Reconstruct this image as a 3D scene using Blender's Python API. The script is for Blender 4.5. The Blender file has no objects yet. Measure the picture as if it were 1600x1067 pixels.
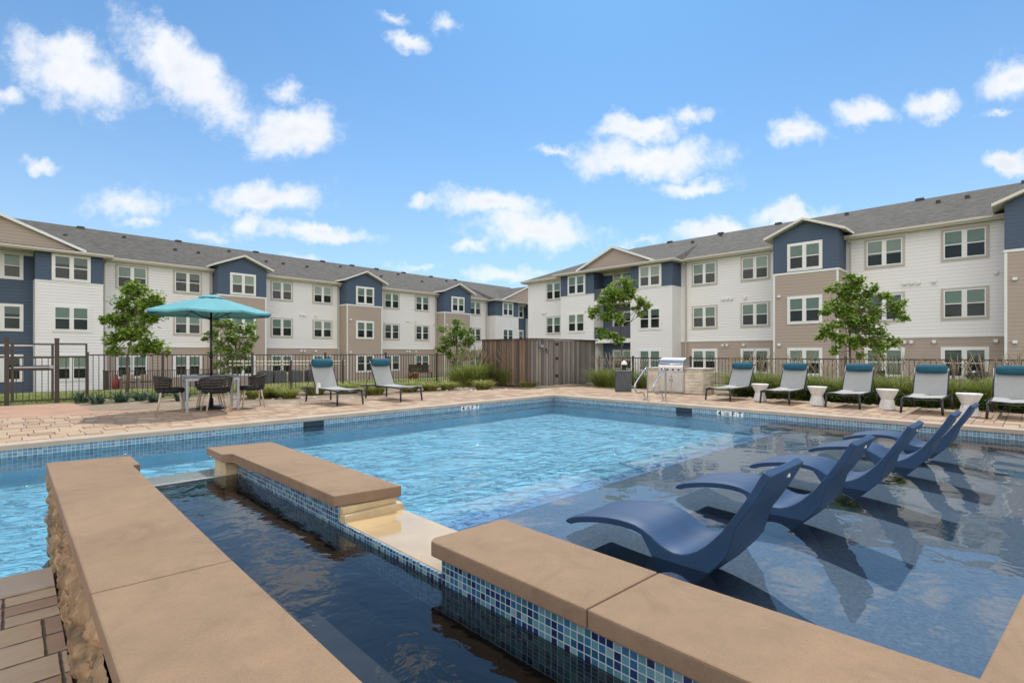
import bpy, bmesh, math, random
from mathutils import Vector, Matrix, noise
R = math.radians
rnd = random.Random(7)
scene = bpy.context.scene
COL = scene.collection

# ------------------------------------------------------------------ camera
YAW = R(45.7)                       # viewing direction measured from +X
CAM_H = 1.22
FPX, CX, HY = 800.0, 800.0, 553.0   # focal length and horizon of the 1600 px photo
cd = bpy.data.cameras.new("camera"); cam = bpy.data.objects.new("camera", cd); COL.objects.link(cam)
cam.location = (0, 0, CAM_H); cam.rotation_euler = (R(90), 0, YAW - R(90))
cd.sensor_width = 36; cd.lens = 18.0; cd.shift_y = 0.0122
cd.clip_start = 0.05; cd.clip_end = 3000
scene.camera = cam
SA, CA = math.sin(YAW), math.cos(YAW)
FWD = Vector((CA, SA, 0)); RIGHT = Vector((SA, -CA, 0))

# ------------------------------------------------------------------ sky, sun, exposure
SUN_EL, SUN_AZ = R(57), R(55)       # azimuth measured from +Y towards +X
SKY_STRENGTH, SUN_STRENGTH = 0.12, 2.3
EXPOSURE = 0.54
scene.view_settings.view_transform = 'Standard'
scene.view_settings.look = 'None'
scene.view_settings.exposure = EXPOSURE
scene.view_settings.gamma = 1
sd = bpy.data.lights.new("sun", 'SUN'); sd.energy = SUN_STRENGTH; sd.angle = R(0.6); sd.color = (1, .955, .89)
so = bpy.data.objects.new("sun", sd); COL.objects.link(so)
sv = Vector((math.sin(SUN_AZ)*math.cos(SUN_EL), math.cos(SUN_AZ)*math.cos(SUN_EL), math.sin(SUN_EL)))
so.rotation_euler = sv.to_track_quat('Z', 'Y').to_euler(); so.location = (0, 0, 30)

def build_world():
    w = bpy.data.worlds.new("World"); scene.world = w; w.use_nodes = True
    nt = w.node_tree; N = nt.nodes; L = nt.links
    for n in list(N): N.remove(n)
    out = N.new('ShaderNodeOutputWorld'); bg = N.new('ShaderNodeBackground'); bg.inputs[1].default_value = 1
    L.new(bg.outputs[0], out.inputs[0])
    sky = N.new('ShaderNodeTexSky'); sky.sky_type = 'NISHITA'; sky.sun_disc = False
    sky.sun_elevation = SUN_EL; sky.sun_rotation = SUN_AZ; sky.air_density = 1.0; sky.dust_density = 0.6; sky.ozone_density = 1.6
    sc = N.new('ShaderNodeVectorMath'); sc.operation = 'SCALE'; sc.inputs['Scale'].default_value = SKY_STRENGTH
    L.new(sky.outputs[0], sc.inputs[0])
    tc = N.new('ShaderNodeTexCoord')
    def dot(v):
        d = N.new('ShaderNodeVectorMath'); d.operation = 'DOT_PRODUCT'; L.new(tc.outputs['Generated'], d.inputs[0]); d.inputs[1].default_value = v; return d.outputs['Value']
    def m(op, a, b=None, c=None, clamp=False):
        n = N.new('ShaderNodeMath'); n.operation = op; n.use_clamp = clamp
        for i, x in enumerate((a, b, c)):
            if x is None: continue
            if isinstance(x, (int, float)): n.inputs[i].default_value = x
            else: L.new(x, n.inputs[i])
        return n.outputs[0]
    a = m('MAXIMUM', dot(FWD), 0.02)
    px = m('DIVIDE', dot(RIGHT), a); py = m('DIVIDE', dot((0, 0, 1)), a)
    comb = N.new('ShaderNodeCombineXYZ'); L.new(px, comb.inputs[0]); L.new(py, comb.inputs[1])
    # wispy distortion of the cloud outlines
    n1 = N.new('ShaderNodeTexNoise'); n1.inputs['Scale'].default_value = 9; n1.inputs['Detail'].default_value = 7; n1.inputs['Roughness'].default_value = .6
    L.new(comb.outputs[0], n1.inputs[0])
    n2 = N.new('ShaderNodeTexNoise'); n2.inputs['Scale'].default_value = 17; n2.inputs['Detail'].default_value = 10; n2.inputs['Roughness'].default_value = .66
    L.new(comb.outputs[0], n2.inputs[0])
    sub = N.new('ShaderNodeVectorMath'); sub.operation = 'SUBTRACT'; L.new(n1.outputs['Color'], sub.inputs[0]); sub.inputs[1].default_value = (.5, .5, .5)
    dsc = N.new('ShaderNodeVectorMath'); dsc.operation = 'SCALE'; dsc.inputs['Scale'].default_value = .11; L.new(sub.outputs[0], dsc.inputs[0])
    add = N.new('ShaderNodeVectorMath'); L.new(comb.outputs[0], add.inputs[0]); L.new(dsc.outputs[0], add.inputs[1])
    P = add.outputs[0]
    clouds = [ # centre and half sizes in hundredths of the view, tilt, weight
        (112,112,118,48,-28,1),(285,112,135,46,-38,1),(330,150,90,30,-30,.8),(460,200,78,38,0,1),(445,145,28,16,0,.6),(18,155,34,20,0,.7),(58,257,30,10,0,.7),
        (200,318,78,26,0,.62),(415,305,95,24,0,1),(500,360,92,16,-3,.95),(372,345,36,18,0,.7),
        (632,68,36,17,0,.9),(615,33,22,10,0,.5),(700,45,24,14,0,.55),
        (770,315,92,27,-8,1),(835,358,105,30,-4,1),(662,312,28,15,10,.75),(735,383,40,9,0,.55),
        (1010,245,125,34,0,1),(995,195,62,21,0,1),(1085,182,42,15,0,.75),(1090,291,62,16,8,.9),(862,240,34,9,0,.7),
        (1245,210,46,24,0,.85),(1350,180,50,26,-4,.95),(1455,160,46,25,12,.95),(1580,122,58,34,10,1),(1580,257,40,18,0,.9),
        (1235,334,80,16,0,.9),(1115,365,85,18,12,.85),(1190,360,60,18,0,.8),(790,428,78,14,0,.7),(650,424,34,7,0,.5),(470,400,40,8,0,.45),(1000,375,50,9,0,.4),
        (330,365,60,9,0,.45),(215,352,50,8,0,.4),(1560,178,30,6,0,.5),(1850,150,160,60,5,1),(-280,200,170,60,-10,1),(500,-260,230,60,10,1),(1250,-300,200,70,-10,1)]
    acc = None
    for (u, v, ru, rv, rot, wt) in clouds:
        mp = N.new('ShaderNodeMapping'); mp.vector_type = 'TEXTURE'; L.new(P, mp.inputs[0])
        mp.inputs['Location'].default_value = ((u-CX)/FPX, (HY-v)/FPX, 0)
        mp.inputs['Rotation'].default_value = (0, 0, R(rot))
        mp.inputs['Scale'].default_value = (ru/FPX, rv*1.05/FPX, 1)
        ln = N.new('ShaderNodeVectorMath'); ln.operation = 'LENGTH'; L.new(mp.outputs[0], ln.inputs[0])
        f = m('MULTIPLY', m('SUBTRACT', 1.22, ln.outputs['Value']), wt)
        acc = f if acc is None else m('MAXIMUM', acc, f)
    # added bright noise clouds behind the camera, out of view, to fill the walls
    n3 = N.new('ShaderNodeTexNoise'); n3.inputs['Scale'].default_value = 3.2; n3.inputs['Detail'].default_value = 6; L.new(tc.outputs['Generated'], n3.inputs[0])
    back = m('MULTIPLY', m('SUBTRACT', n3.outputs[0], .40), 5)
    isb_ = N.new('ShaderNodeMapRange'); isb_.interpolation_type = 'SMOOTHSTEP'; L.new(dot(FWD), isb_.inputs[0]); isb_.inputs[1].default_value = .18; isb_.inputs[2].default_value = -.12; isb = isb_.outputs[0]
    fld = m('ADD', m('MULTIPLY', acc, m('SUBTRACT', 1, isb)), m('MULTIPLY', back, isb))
    fld = m('ADD', fld, m('MULTIPLY', m('SUBTRACT', n2.outputs[0], .5), 1.65))
    mr = N.new('ShaderNodeMapRange'); mr.interpolation_type = 'SMOOTHSTEP'; L.new(fld, mr.inputs[0])
    mr.inputs[1].default_value = -.02; mr.inputs[2].default_value = .95; mr.inputs[4].default_value = .96
    core = N.new('ShaderNodeMapRange'); L.new(fld, core.inputs[0]); core.inputs[1].default_value = .25; core.inputs[2].default_value = 1.3
    ccol = N.new('ShaderNodeMix'); ccol.data_type = 'RGBA'; L.new(m('MULTIPLY', core.outputs[0], m('MULTIPLY', n1.outputs[0], 1.9), clamp=True), ccol.inputs[0])
    ccol.inputs[6].default_value = (.74, .745, .755, 1); ccol.inputs[7].default_value = (.58, .60, .645, 1)
    mix = N.new('ShaderNodeMix'); mix.data_type = 'RGBA'; L.new(mr.outputs[0], mix.inputs[0]); 
    tn = N.new('ShaderNodeVectorMath'); tn.operation = 'MULTIPLY'; L.new(sc.outputs[0], tn.inputs[0]); tn.inputs[1].default_value = (.26, .59, .82)
    bk = N.new('ShaderNodeMix'); bk.data_type = 'RGBA'; L.new(isb, bk.inputs[0]); L.new(ccol.outputs[2], bk.inputs[6]); bk.inputs[7].default_value = (1.95, 1.82, 1.68, 1)  # warm fill brightness given to the added rear clouds
    hz = N.new('ShaderNodeMix'); hz.data_type = 'RGBA'; hf = m('MULTIPLY', m('EXPONENT', m('MULTIPLY', m('MAXIMUM', dot((0, 0, 1)), 0), -3.9)), .97)
    L.new(hf, hz.inputs[0]); L.new(tn.outputs[0], hz.inputs[6]); hz.inputs[7].default_value = (.49, .62, .74, 1)
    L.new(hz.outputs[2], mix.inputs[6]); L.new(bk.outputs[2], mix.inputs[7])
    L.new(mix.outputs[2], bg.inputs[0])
build_world()

# ------------------------------------------------------------------ photo geometry helper
def ray(u):
    t = (u-CX)/FPX; return (SA*t+CA, -CA*t+SA)
def at(u, v, z=0.0):                 # where a pixel's ray meets the level z
    d = (CAM_H-z)*FPX/(v-HY); rx, ry = ray(u); return Vector((rx*d, ry*d, z))
def atd(u, v, d):                    # the point at depth d
    rx, ry = ray(u); return Vector((rx*d, ry*d, CAM_H+(HY-v)*d/FPX))

# ------------------------------------------------------------------ materials
def newmat(name):
    m = bpy.data.materials.new(name); m.use_nodes = True
    return m, m.node_tree.nodes, m.node_tree.links, m.node_tree.nodes['Principled BSDF']
def rgba(c): return (c[0], c[1], c[2], 1)
def simple(name, col, rough=.6, metal=0, var=.12, scale=8, bump=.0, coat=0, spec=.5, bscale=60):
    m, N, L, b = newmat(name)
    b.inputs['Roughness'].default_value = rough; b.inputs['Metallic'].default_value = metal
    b.inputs['Specular IOR Level'].default_value = spec; b.inputs['Coat Weight'].default_value = coat
    tc = N.new('ShaderNodeTexCoord'); n = N.new('ShaderNodeTexNoise'); n.inputs['Scale'].default_value = scale; n.inputs['Detail'].default_value = 6
    L.new(tc.outputs['Object'], n.inputs[0])
    r = N.new('ShaderNodeValToRGB'); L.new(n.outputs[0], r.inputs[0])
    r.color_ramp.elements[0].position = .3; r.color_ramp.elements[1].position = .7
    r.color_ramp.elements[0].color = rgba([x*(1-var) for x in col]); r.color_ramp.elements[1].color = rgba([min(1, x*(1+var)) for x in col])
    L.new(r.outputs[0], b.inputs['Base Color'])
    if bump:
        n2 = N.new('ShaderNodeTexNoise'); n2.inputs['Scale'].default_value = bscale; n2.inputs['Detail'].default_value = 5; L.new(tc.outputs['Object'], n2.inputs[0])
        bp = N.new('ShaderNodeBump'); bp.inputs['Strength'].default_value = bump; bp.inputs['Distance'].default_value = .01
        L.new(n2.outputs[0], bp.inputs['Height']); L.new(bp.outputs[0], b.inputs['Normal'])
    return m
def math_n(N, L, op, a, b=None):
    n = N.new('ShaderNodeMath'); n.operation = op
    for i, x in enumerate((a, b)):
        if x is None: continue
        if isinstance(x, (int, float)): n.inputs[i].default_value = x
        else: L.new(x, n.inputs[i])
    return n.outputs[0]
def siding(name, col, lap=.19):
    m, N, L, b = newmat(name); b.inputs['Roughness'].default_value = .65
    uv = N.new('ShaderNodeUVMap'); sp = N.new('ShaderNodeSeparateXYZ'); L.new(uv.outputs[0], sp.inputs[0])
    fr = math_n(N, L, 'FRACT', math_n(N, L, 'DIVIDE', sp.outputs[1], lap))
    inv = math_n(N, L, 'SUBTRACT', 1, fr)
    pw = math_n(N, L, 'POWER', inv, 1.0)
    bp = N.new('ShaderNodeBump'); bp.inputs['Strength'].default_value = 1; bp.inputs['Distance'].default_value = .016; L.new(pw, bp.inputs['Height'])
    L.new(bp.outputs[0], b.inputs['Normal'])
    # shade line under each lap, painted as a darker strip
    gap_or_shade = math_n(N, L, 'LESS_THAN', fr, .09)
    n = N.new('ShaderNodeTexNoise'); n.inputs['Scale'].default_value = .5; n.inputs['Detail'].default_value = 5; L.new(uv.outputs[0], n.inputs[0])
    mx = N.new('ShaderNodeMix'); mx.data_type = 'RGBA'; L.new(n.outputs[0], mx.inputs[0])
    mx.inputs[6].default_value = rgba([x*.93 for x in col]); mx.inputs[7].default_value = rgba([min(1, x*1.05) for x in col])
    m2 = N.new('ShaderNodeMix'); m2.data_type = 'RGBA'; L.new(gap_or_shade, m2.inputs[0]); L.new(mx.outputs[2], m2.inputs[6]); m2.inputs[7].default_value = rgba([x*.74 for x in col])
    L.new(m2.outputs[2], b.inputs['Base Color'])
    return m
def brickmat(name, cols, mortar, w, h, mort=.004, rough=.8, off=.5, bump=.4, noise_amt=.35, nscale=14, wet=False, squash=1, sqf=2):
    m, N, L, b = newmat(name); b.inputs['Roughness'].default_value = rough
    if wet: b.inputs['Coat Weight'].default_value = .8
    uv = N.new('ShaderNodeUVMap')
    br = N.new('ShaderNodeTexBrick'); L.new(uv.outputs[0], br.inputs[0])
    br.offset = off; br.squash = squash; br.squash_frequency = sqf
    br.inputs['Scale'].default_value = 1; br.inputs['Brick Width'].default_value = w; br.inputs['Row Height'].default_value = h
    br.inputs['Mortar Size'].default_value = mort; br.inputs['Mortar Smooth'].default_value = .3
    br.inputs['Color1'].default_value = (0, 0, 0, 1); br.inputs['Color2'].default_value = (1, 1, 1, 1); br.inputs['Mortar'].default_value = (.5, .5, .5, 1)
    r = N.new('ShaderNodeValToRGB'); L.new(br.outputs[0], r.inputs[0])
    e = r.color_ramp.elements
    e[0].color = rgba(cols[0]); e[0].position = 0; e[1].color = rgba(cols[-1]); e[1].position = 1
    for i, c in enumerate(cols[1:-1]):
        x = e.new((i+1)/(len(cols)-1)); x.color = rgba(c)
    n = N.new('ShaderNodeTexNoise'); n.inputs['Scale'].default_value = nscale; n.inputs['Detail'].default_value = 7; n.inputs['Roughness'].default_value = .65; L.new(uv.outputs[0], n.inputs[0])
    mul = N.new('ShaderNodeMix'); mul.data_type = 'RGBA'; mul.blend_type = 'OVERLAY'; mul.inputs[0].default_value = noise_amt; L.new(r.outputs[0], mul.inputs[6]); L.new(n.outputs[0], mul.inputs[7])
    mx = N.new('ShaderNodeMix'); mx.data_type = 'RGBA'; L.new(br.outputs['Fac'], mx.inputs[0]); L.new(mul.outputs[2], mx.inputs[6]); mx.inputs[7].default_value = rgba(mortar)
    L.new(mx.outputs[2], b.inputs['Base Color'])
    h_ = math_n(N, L, 'ADD', math_n(N, L, 'MULTIPLY', br.outputs['Fac'], -1), math_n(N, L, 'MULTIPLY', n.outputs[0], .6))
    bp = N.new('ShaderNodeBump'); bp.inputs['Strength'].default_value = bump; bp.inputs['Distance'].default_value = .006; L.new(h_, bp.inputs['Height']); L.new(bp.outputs[0], b.inputs['Normal'])
    return m
def mosaic(name, size=.0265, grout=(.42, .47, .5), light=0):
    m, N, L, b = newmat(name)
    b.inputs['Roughness'].default_value = .12; b.inputs['Coat Weight'].default_value = .5
    uv = N.new('ShaderNodeUVMap'); sc = N.new('ShaderNodeVectorMath'); sc.operation = 'SCALE'; sc.inputs['Scale'].default_value = 1/size; L.new(uv.outputs[0], sc.inputs[0])
    fl = N.new('ShaderNodeVectorMath'); fl.operation = 'FLOOR'; L.new(sc.outputs[0], fl.inputs[0])
    fr = N.new('ShaderNodeVectorMath'); fr.operation = 'FRACTION'; L.new(sc.outputs[0], fr.inputs[0])
    wn = N.new('ShaderNodeTexWhiteNoise'); wn.noise_dimensions = '3D'; L.new(fl.outputs[0], wn.inputs[0])
    r = N.new('ShaderNodeValToRGB'); r.color_ramp.interpolation = 'CONSTANT'; L.new(wn.outputs[0], r.inputs[0])
    cols = [(.008, .02, .09), (.02, .12, .28), (.015, .09, .16), (.12, .30, .36), (.03, .16, .30), (.22, .38, .42), (.01, .035, .14), (.04, .17, .23), (.10, .27, .33)]
    cols = [tuple(x*.78 for x in c) for c in cols]; cols = [tuple(x*(1-light)+y*light for x, y in zip(c, (.42, .58, .66))) for c in cols]
    e = r.color_ramp.elements; e[0].color = rgba(cols[0]); e[1].color = rgba(cols[1]); e[1].position = 1/len(cols)
    for i, c in enumerate(cols[2:]): x = e.new((i+2)/len(cols)); x.color = rgba(c)
    sp = N.new('ShaderNodeSeparateXYZ'); L.new(fr.outputs[0], sp.inputs[0])
    def edge(o): return math_n(N, L, 'GREATER_THAN', math_n(N, L, 'ABSOLUTE', math_n(N, L, 'SUBTRACT', o, .5)), .435)
    g = math_n(N, L, 'MAXIMUM', edge(sp.outputs[0]), edge(sp.outputs[1]))
    mx = N.new('ShaderNodeMix'); mx.data_type = 'RGBA'; L.new(g, mx.inputs[0]); L.new(r.outputs[0], mx.inputs[6]); mx.inputs[7].default_value = rgba(grout)
    L.new(mx.outputs[2], b.inputs['Base Color'])
    rr = math_n(N, L, 'ADD', math_n(N, L, 'MULTIPLY', g, .6), .12); L.new(rr, b.inputs['Roughness'])
    L.new(math_n(N, L, 'MULTIPLY', math_n(N, L, 'SUBTRACT', 1, g), .5), b.inputs['Coat Weight'])
    bp = N.new('ShaderNodeBump'); bp.invert = True; bp.inputs['Strength'].default_value = .5; bp.inputs['Distance'].default_value = .002; L.new(g, bp.inputs['Height']); L.new(bp.outputs[0], b.inputs['Normal'])
    return m
def water(name, tint, layers, rough=.01, ior=1.33):
    m, N, L, b = newmat(name); N.remove(b); out = N['Material Output']
    tc = N.new('ShaderNodeTexCoord'); last = None
    for (sc, sx, sy, rot, stg, dist, detail) in layers:
        mp = N.new('ShaderNodeMapping'); L.new(tc.outputs['Object'], mp.inputs[0]); mp.inputs['Scale'].default_value = (sx, sy, 1); mp.inputs['Rotation'].default_value = (0, 0, R(rot))
        n = N.new('ShaderNodeTexNoise'); n.inputs['Scale'].default_value = sc; n.inputs['Detail'].default_value = detail; n.inputs['Distortion'].default_value = .6; L.new(mp.outputs[0], n.inputs[0])
        bp = N.new('ShaderNodeBump'); bp.inputs['Strength'].default_value = stg; bp.inputs['Distance'].default_value = dist; L.new(n.outputs[0], bp.inputs['Height'])
        if last: L.new(last, bp.inputs['Normal'])
        last = bp.outputs[0]
    fr = N.new('ShaderNodeFresnel'); fr.inputs[0].default_value = ior; L.new(last, fr.inputs[1])
    tr = N.new('ShaderNodeBsdfTransparent'); tr.inputs[0].default_value = rgba(tint)
    gl = N.new('ShaderNodeBsdfGlossy'); gl.inputs['Roughness'].default_value = rough; L.new(last, gl.inputs['Normal'])
    mx = N.new('ShaderNodeMixShader'); L.new(fr.outputs[0], mx.inputs[0]); L.new(tr.outputs[0], mx.inputs[1]); L.new(gl.outputs[0], mx.inputs[2]); L.new(mx.outputs[0], out.inputs[0])
    return m
def glass(name):
    m, N, L, b = newmat(name); N.remove(b); out = N['Material Output']
    fr = N.new('ShaderNodeFresnel'); fr.inputs[0].default_value = 1.5
    tr = N.new('ShaderNodeBsdfTransparent'); tr.inputs[0].default_value = (.68, .75, .715, 1)
    gl = N.new('ShaderNodeBsdfGlossy'); gl.inputs['Roughness'].default_value = .03
    mx = N.new('ShaderNodeMixShader'); f2 = math_n(N, L, 'MULTIPLY', fr.outputs[0], .8)
    L.new(f2, mx.inputs[0]); L.new(tr.outputs[0], mx.inputs[1]); L.new(gl.outputs[0], mx.inputs[2]); L.new(mx.outputs[0], out.inputs[0])
    return m
def leafmat(name, c0, c1, c2, scale=3):
    m, N, L, b = newmat(name); out = N['Material Output']
    oi = N.new('ShaderNodeNewGeometry')
    tc = N.new('ShaderNodeTexCoord'); n = N.new('ShaderNodeTexNoise'); n.inputs['Scale'].default_value = scale; L.new(tc.outputs['Object'], n.inputs[0])
    s = math_n(N, L, 'ADD', math_n(N, L, 'MULTIPLY', oi.outputs['Random Per Island'], .6), math_n(N, L, 'MULTIPLY', n.outputs[0], .45))
    r = N.new('ShaderNodeValToRGB'); L.new(s, r.inputs[0]); e = r.color_ramp.elements
    e[0].position = .12; e[0].color = rgba(c0); e[1].position = .9; e[1].color = rgba(c2); x = e.new(.5); x.color = rgba(c1)
    L.new(r.outputs[0], b.inputs['Base Color']); b.inputs['Roughness'].default_value = .5; b.inputs['Specular IOR Level'].default_value = .3
    tl = N.new('ShaderNodeBsdfTranslucent'); L.new(r.outputs[0], tl.inputs[0])
    mx = N.new('ShaderNodeMixShader'); mx.inputs[0].default_value = .38; L.new(b.outputs[0], mx.inputs[1]); L.new(tl.outputs[0], mx.inputs[2]); L.new(mx.outputs[0], out.inputs[0])
    return m
def woodmat(name, c0, c1, c2, plank=.14):
    m, N, L, b = newmat(name); b.inputs['Roughness'].default_value = .85
    uv = N.new('ShaderNodeUVMap'); sp = N.new('ShaderNodeSeparateXYZ'); L.new(uv.outputs[0], sp.inputs[0])
    q = math_n(N, L, 'DIVIDE', sp.outputs[0], plank); fl = math_n(N, L, 'FLOOR', q); fr = math_n(N, L, 'FRACT', q)
    wn = N.new('ShaderNodeTexWhiteNoise'); wn.noise_dimensions = '1D'; L.new(fl, wn.inputs['W'])
    mp = N.new('ShaderNodeMapping'); mp.inputs['Scale'].default_value = (26, 1.6, 1); L.new(uv.outputs[0], mp.inputs[0])
    n = N.new('ShaderNodeTexNoise'); n.inputs['Scale'].default_value = 1; n.inputs['Detail'].default_value = 7; L.new(mp.outputs[0], n.inputs[0])
    s = math_n(N, L, 'ADD', math_n(N, L, 'MULTIPLY', wn.outputs[0], .5), math_n(N, L, 'MULTIPLY', n.outputs[0], .6))
    r = N.new('ShaderNodeValToRGB'); L.new(s, r.inputs[0]); e = r.color_ramp.elements
    e[0].position = .15; e[0].color = rgba(c0); e[1].position = .85; e[1].color = rgba(c2); x = e.new(.5); x.color = rgba(c1)
    gap_or_shade = math_n(N, L, 'LESS_THAN', fr, .07)
    mx = N.new('ShaderNodeMix'); mx.data_type = 'RGBA'; L.new(gap_or_shade, mx.inputs[0]); L.new(r.outputs[0], mx.inputs[6]); mx.inputs[7].default_value = (.02, .016, .012, 1)
    L.new(mx.outputs[2], b.inputs['Base Color'])
    bp = N.new('ShaderNodeBump'); bp.inputs['Strength'].default_value = .5; bp.inputs['Distance'].default_value = .01; L.new(math_n(N, L, 'SUBTRACT', n.outputs[0], gap_or_shade), bp.inputs['Height']); L.new(bp.outputs[0], b.inputs['Normal'])
    return m
def groundmat(name, cols, scale, bump=.5, s2=30):
    m, N, L, b = newmat(name); b.inputs['Roughness'].default_value = .95
    tc = N.new('ShaderNodeTexCoord')
    n = N.new('ShaderNodeTexNoise'); n.inputs['Scale'].default_value = scale; n.inputs['Detail'].default_value = 8; n.inputs['Roughness'].default_value = .7; L.new(tc.outputs['Object'], n.inputs[0])
    n2 = N.new('ShaderNodeTexNoise'); n2.inputs['Scale'].default_value = s2; n2.inputs['Detail'].default_value = 6; L.new(tc.outputs['Object'], n2.inputs[0])
    s = math_n(N, L, 'ADD', math_n(N, L, 'MULTIPLY', n.outputs[0], .6), math_n(N, L, 'MULTIPLY', n2.outputs[0], .4))
    r = N.new('ShaderNodeValToRGB'); L.new(s, r.inputs[0]); e = r.color_ramp.elements
    e[0].position = .33; e[0].color = rgba(cols[0]); e[1].position = .68; e[1].color = rgba(cols[-1])
    for i, c in enumerate(cols[1:-1]): x = e.new(.33+.35*(i+1)/(len(cols)-1)); x.color = rgba(c)
    L.new(r.outputs[0], b.inputs['Base Color'])
    bp = N.new('ShaderNodeBump'); bp.inputs['Strength'].default_value = bump; bp.inputs['Distance'].default_value = .03; L.new(n2.outputs[0], bp.inputs['Height']); L.new(bp.outputs[0], b.inputs['Normal'])
    return m

M = {}
M['white_siding'] = siding('white_siding', (.82, .79, .755))
M['taupe_siding'] = siding('taupe_siding', (.42, .335, .27))
M['blue_siding'] = siding('blue_siding', (.062, .095, .145))
M['trim_white'] = simple('trim_white', (.80, .79, .75), .5, var=.03)
M['trim_beige'] = simple('trim_beige', (.50, .45, .39), .6, var=.04)
M['rake'] = simple('rake_board', (.74, .69, .6), .6, var=.04)
M['fascia'] = simple('fascia', (.58, .53, .44), .6, var=.05)
M['roof'] = brickmat('roof_shingle', [(.056, .051, .042), (.084, .077, .064), (.115, .105, .087)], (.05, .048, .043), .3, .14, .006, .9, bump=.6, noise_amt=.5, nscale=5)
M['roof_vent'] = simple('roof_vent_metal', (.05, .042, .038), .6)
M['glass'] = glass('window_glass')
M['blind'] = simple('blind_fabric', (.42, .50, .445), .8, var=.05)
M['blind_dark'] = simple('drawn_shade', (.24, .28, .26), .8, var=.08)
M['blind_pale'] = simple('pale_shade', (.62, .64, .58), .8, var=.05)
M['interior'] = simple('dark_interior', (.03, .036, .035), .7, var=.1, scale=.5)
M['balcony_rail'] = simple('balcony_rail', (.06, .07, .09), .5)
M['vent'] = simple('vent_hood', (.8, .79, .76), .5, var=.03)
M['bronze'] = simple('dark_bronze_metal', (.06, .046, .037), .45, .3, var=.1)
def K2(N, L, d, n): return math_n(N, L, 'MULTIPLY', math_n(N, L, 'MULTIPLY', math_n(N, L, 'LESS_THAN', d, .10), math_n(N, L, 'GREATER_THAN', n, .56)), .8)
def concrete(name, col, rough=.8):
    m, N, L, b = newmat(name); b.inputs['Roughness'].default_value = rough; b.inputs['Specular IOR Level'].default_value = .35
    tc = N.new('ShaderNodeTexCoord'); v = []
    for sc, dt, ro in ((1.6, 6, .6), (11, 5, .7), (240, 2, .5), (75, 4, .6)):
        n = N.new('ShaderNodeTexNoise'); n.inputs['Scale'].default_value = sc; n.inputs['Detail'].default_value = dt; n.inputs['Roughness'].default_value = ro; L.new(tc.outputs['Object'], n.inputs[0]); v.append(n.outputs[0])
    s_ = math_n(N, L, 'ADD', math_n(N, L, 'ADD', math_n(N, L, 'MULTIPLY', v[0], .45), math_n(N, L, 'MULTIPLY', v[1], .25)), math_n(N, L, 'MULTIPLY', v[2], .3))
    r = N.new('ShaderNodeValToRGB'); L.new(s_, r.inputs[0]); e = r.color_ramp.elements
    e[0].position = .34; e[0].color = rgba([x*.76 for x in col]); e[1].position = .66; e[1].color = rgba([x*1.22 for x in col])
    ns = N.new('ShaderNodeTexNoise'); ns.inputs['Scale'].default_value = 3.3; ns.inputs['Detail'].default_value = 9; ns.inputs['Roughness'].default_value = .7; ns.inputs['Distortion'].default_value = 1.2; L.new(tc.outputs['Object'], ns.inputs[0])
    sr = N.new('ShaderNodeMapRange'); L.new(ns.outputs[0], sr.inputs[0]); sr.inputs[1].default_value = .53; sr.inputs[2].default_value = .72; sr.inputs[4].default_value = .55
    vo = N.new('ShaderNodeTexVoronoi'); vo.inputs['Scale'].default_value = 46; L.new(tc.outputs['Object'], vo.inputs[0])
    po = K2(N, L, vo.outputs['Distance'], v[1])
    fa = math_n(N, L, 'MAXIMUM', sr.outputs[0], po)
    sm_ = N.new('ShaderNodeMix'); sm_.data_type = 'RGBA'; L.new(fa, sm_.inputs[0]); L.new(r.outputs[0], sm_.inputs[6]); sm_.inputs[7].default_value = rgba([x*.62 for x in col]); L.new(sm_.outputs[2], b.inputs['Base Color'])
    bp = N.new('ShaderNodeBump'); bp.inputs['Strength'].default_value = .35; bp.inputs['Distance'].default_value = .004; L.new(math_n(N, L, 'ADD', v[2], v[3]), bp.inputs['Height']); L.new(bp.outputs[0], b.inputs['Normal'])
    return m
M['coping'] = concrete('tan_concrete', (.275, .180, .104))
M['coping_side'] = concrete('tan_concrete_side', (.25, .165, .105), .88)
M['deck_coping'] = simple('deck_coping_stone', (.44, .35, .26), .8, var=.12, scale=3, bump=.3, bscale=60)
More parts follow.
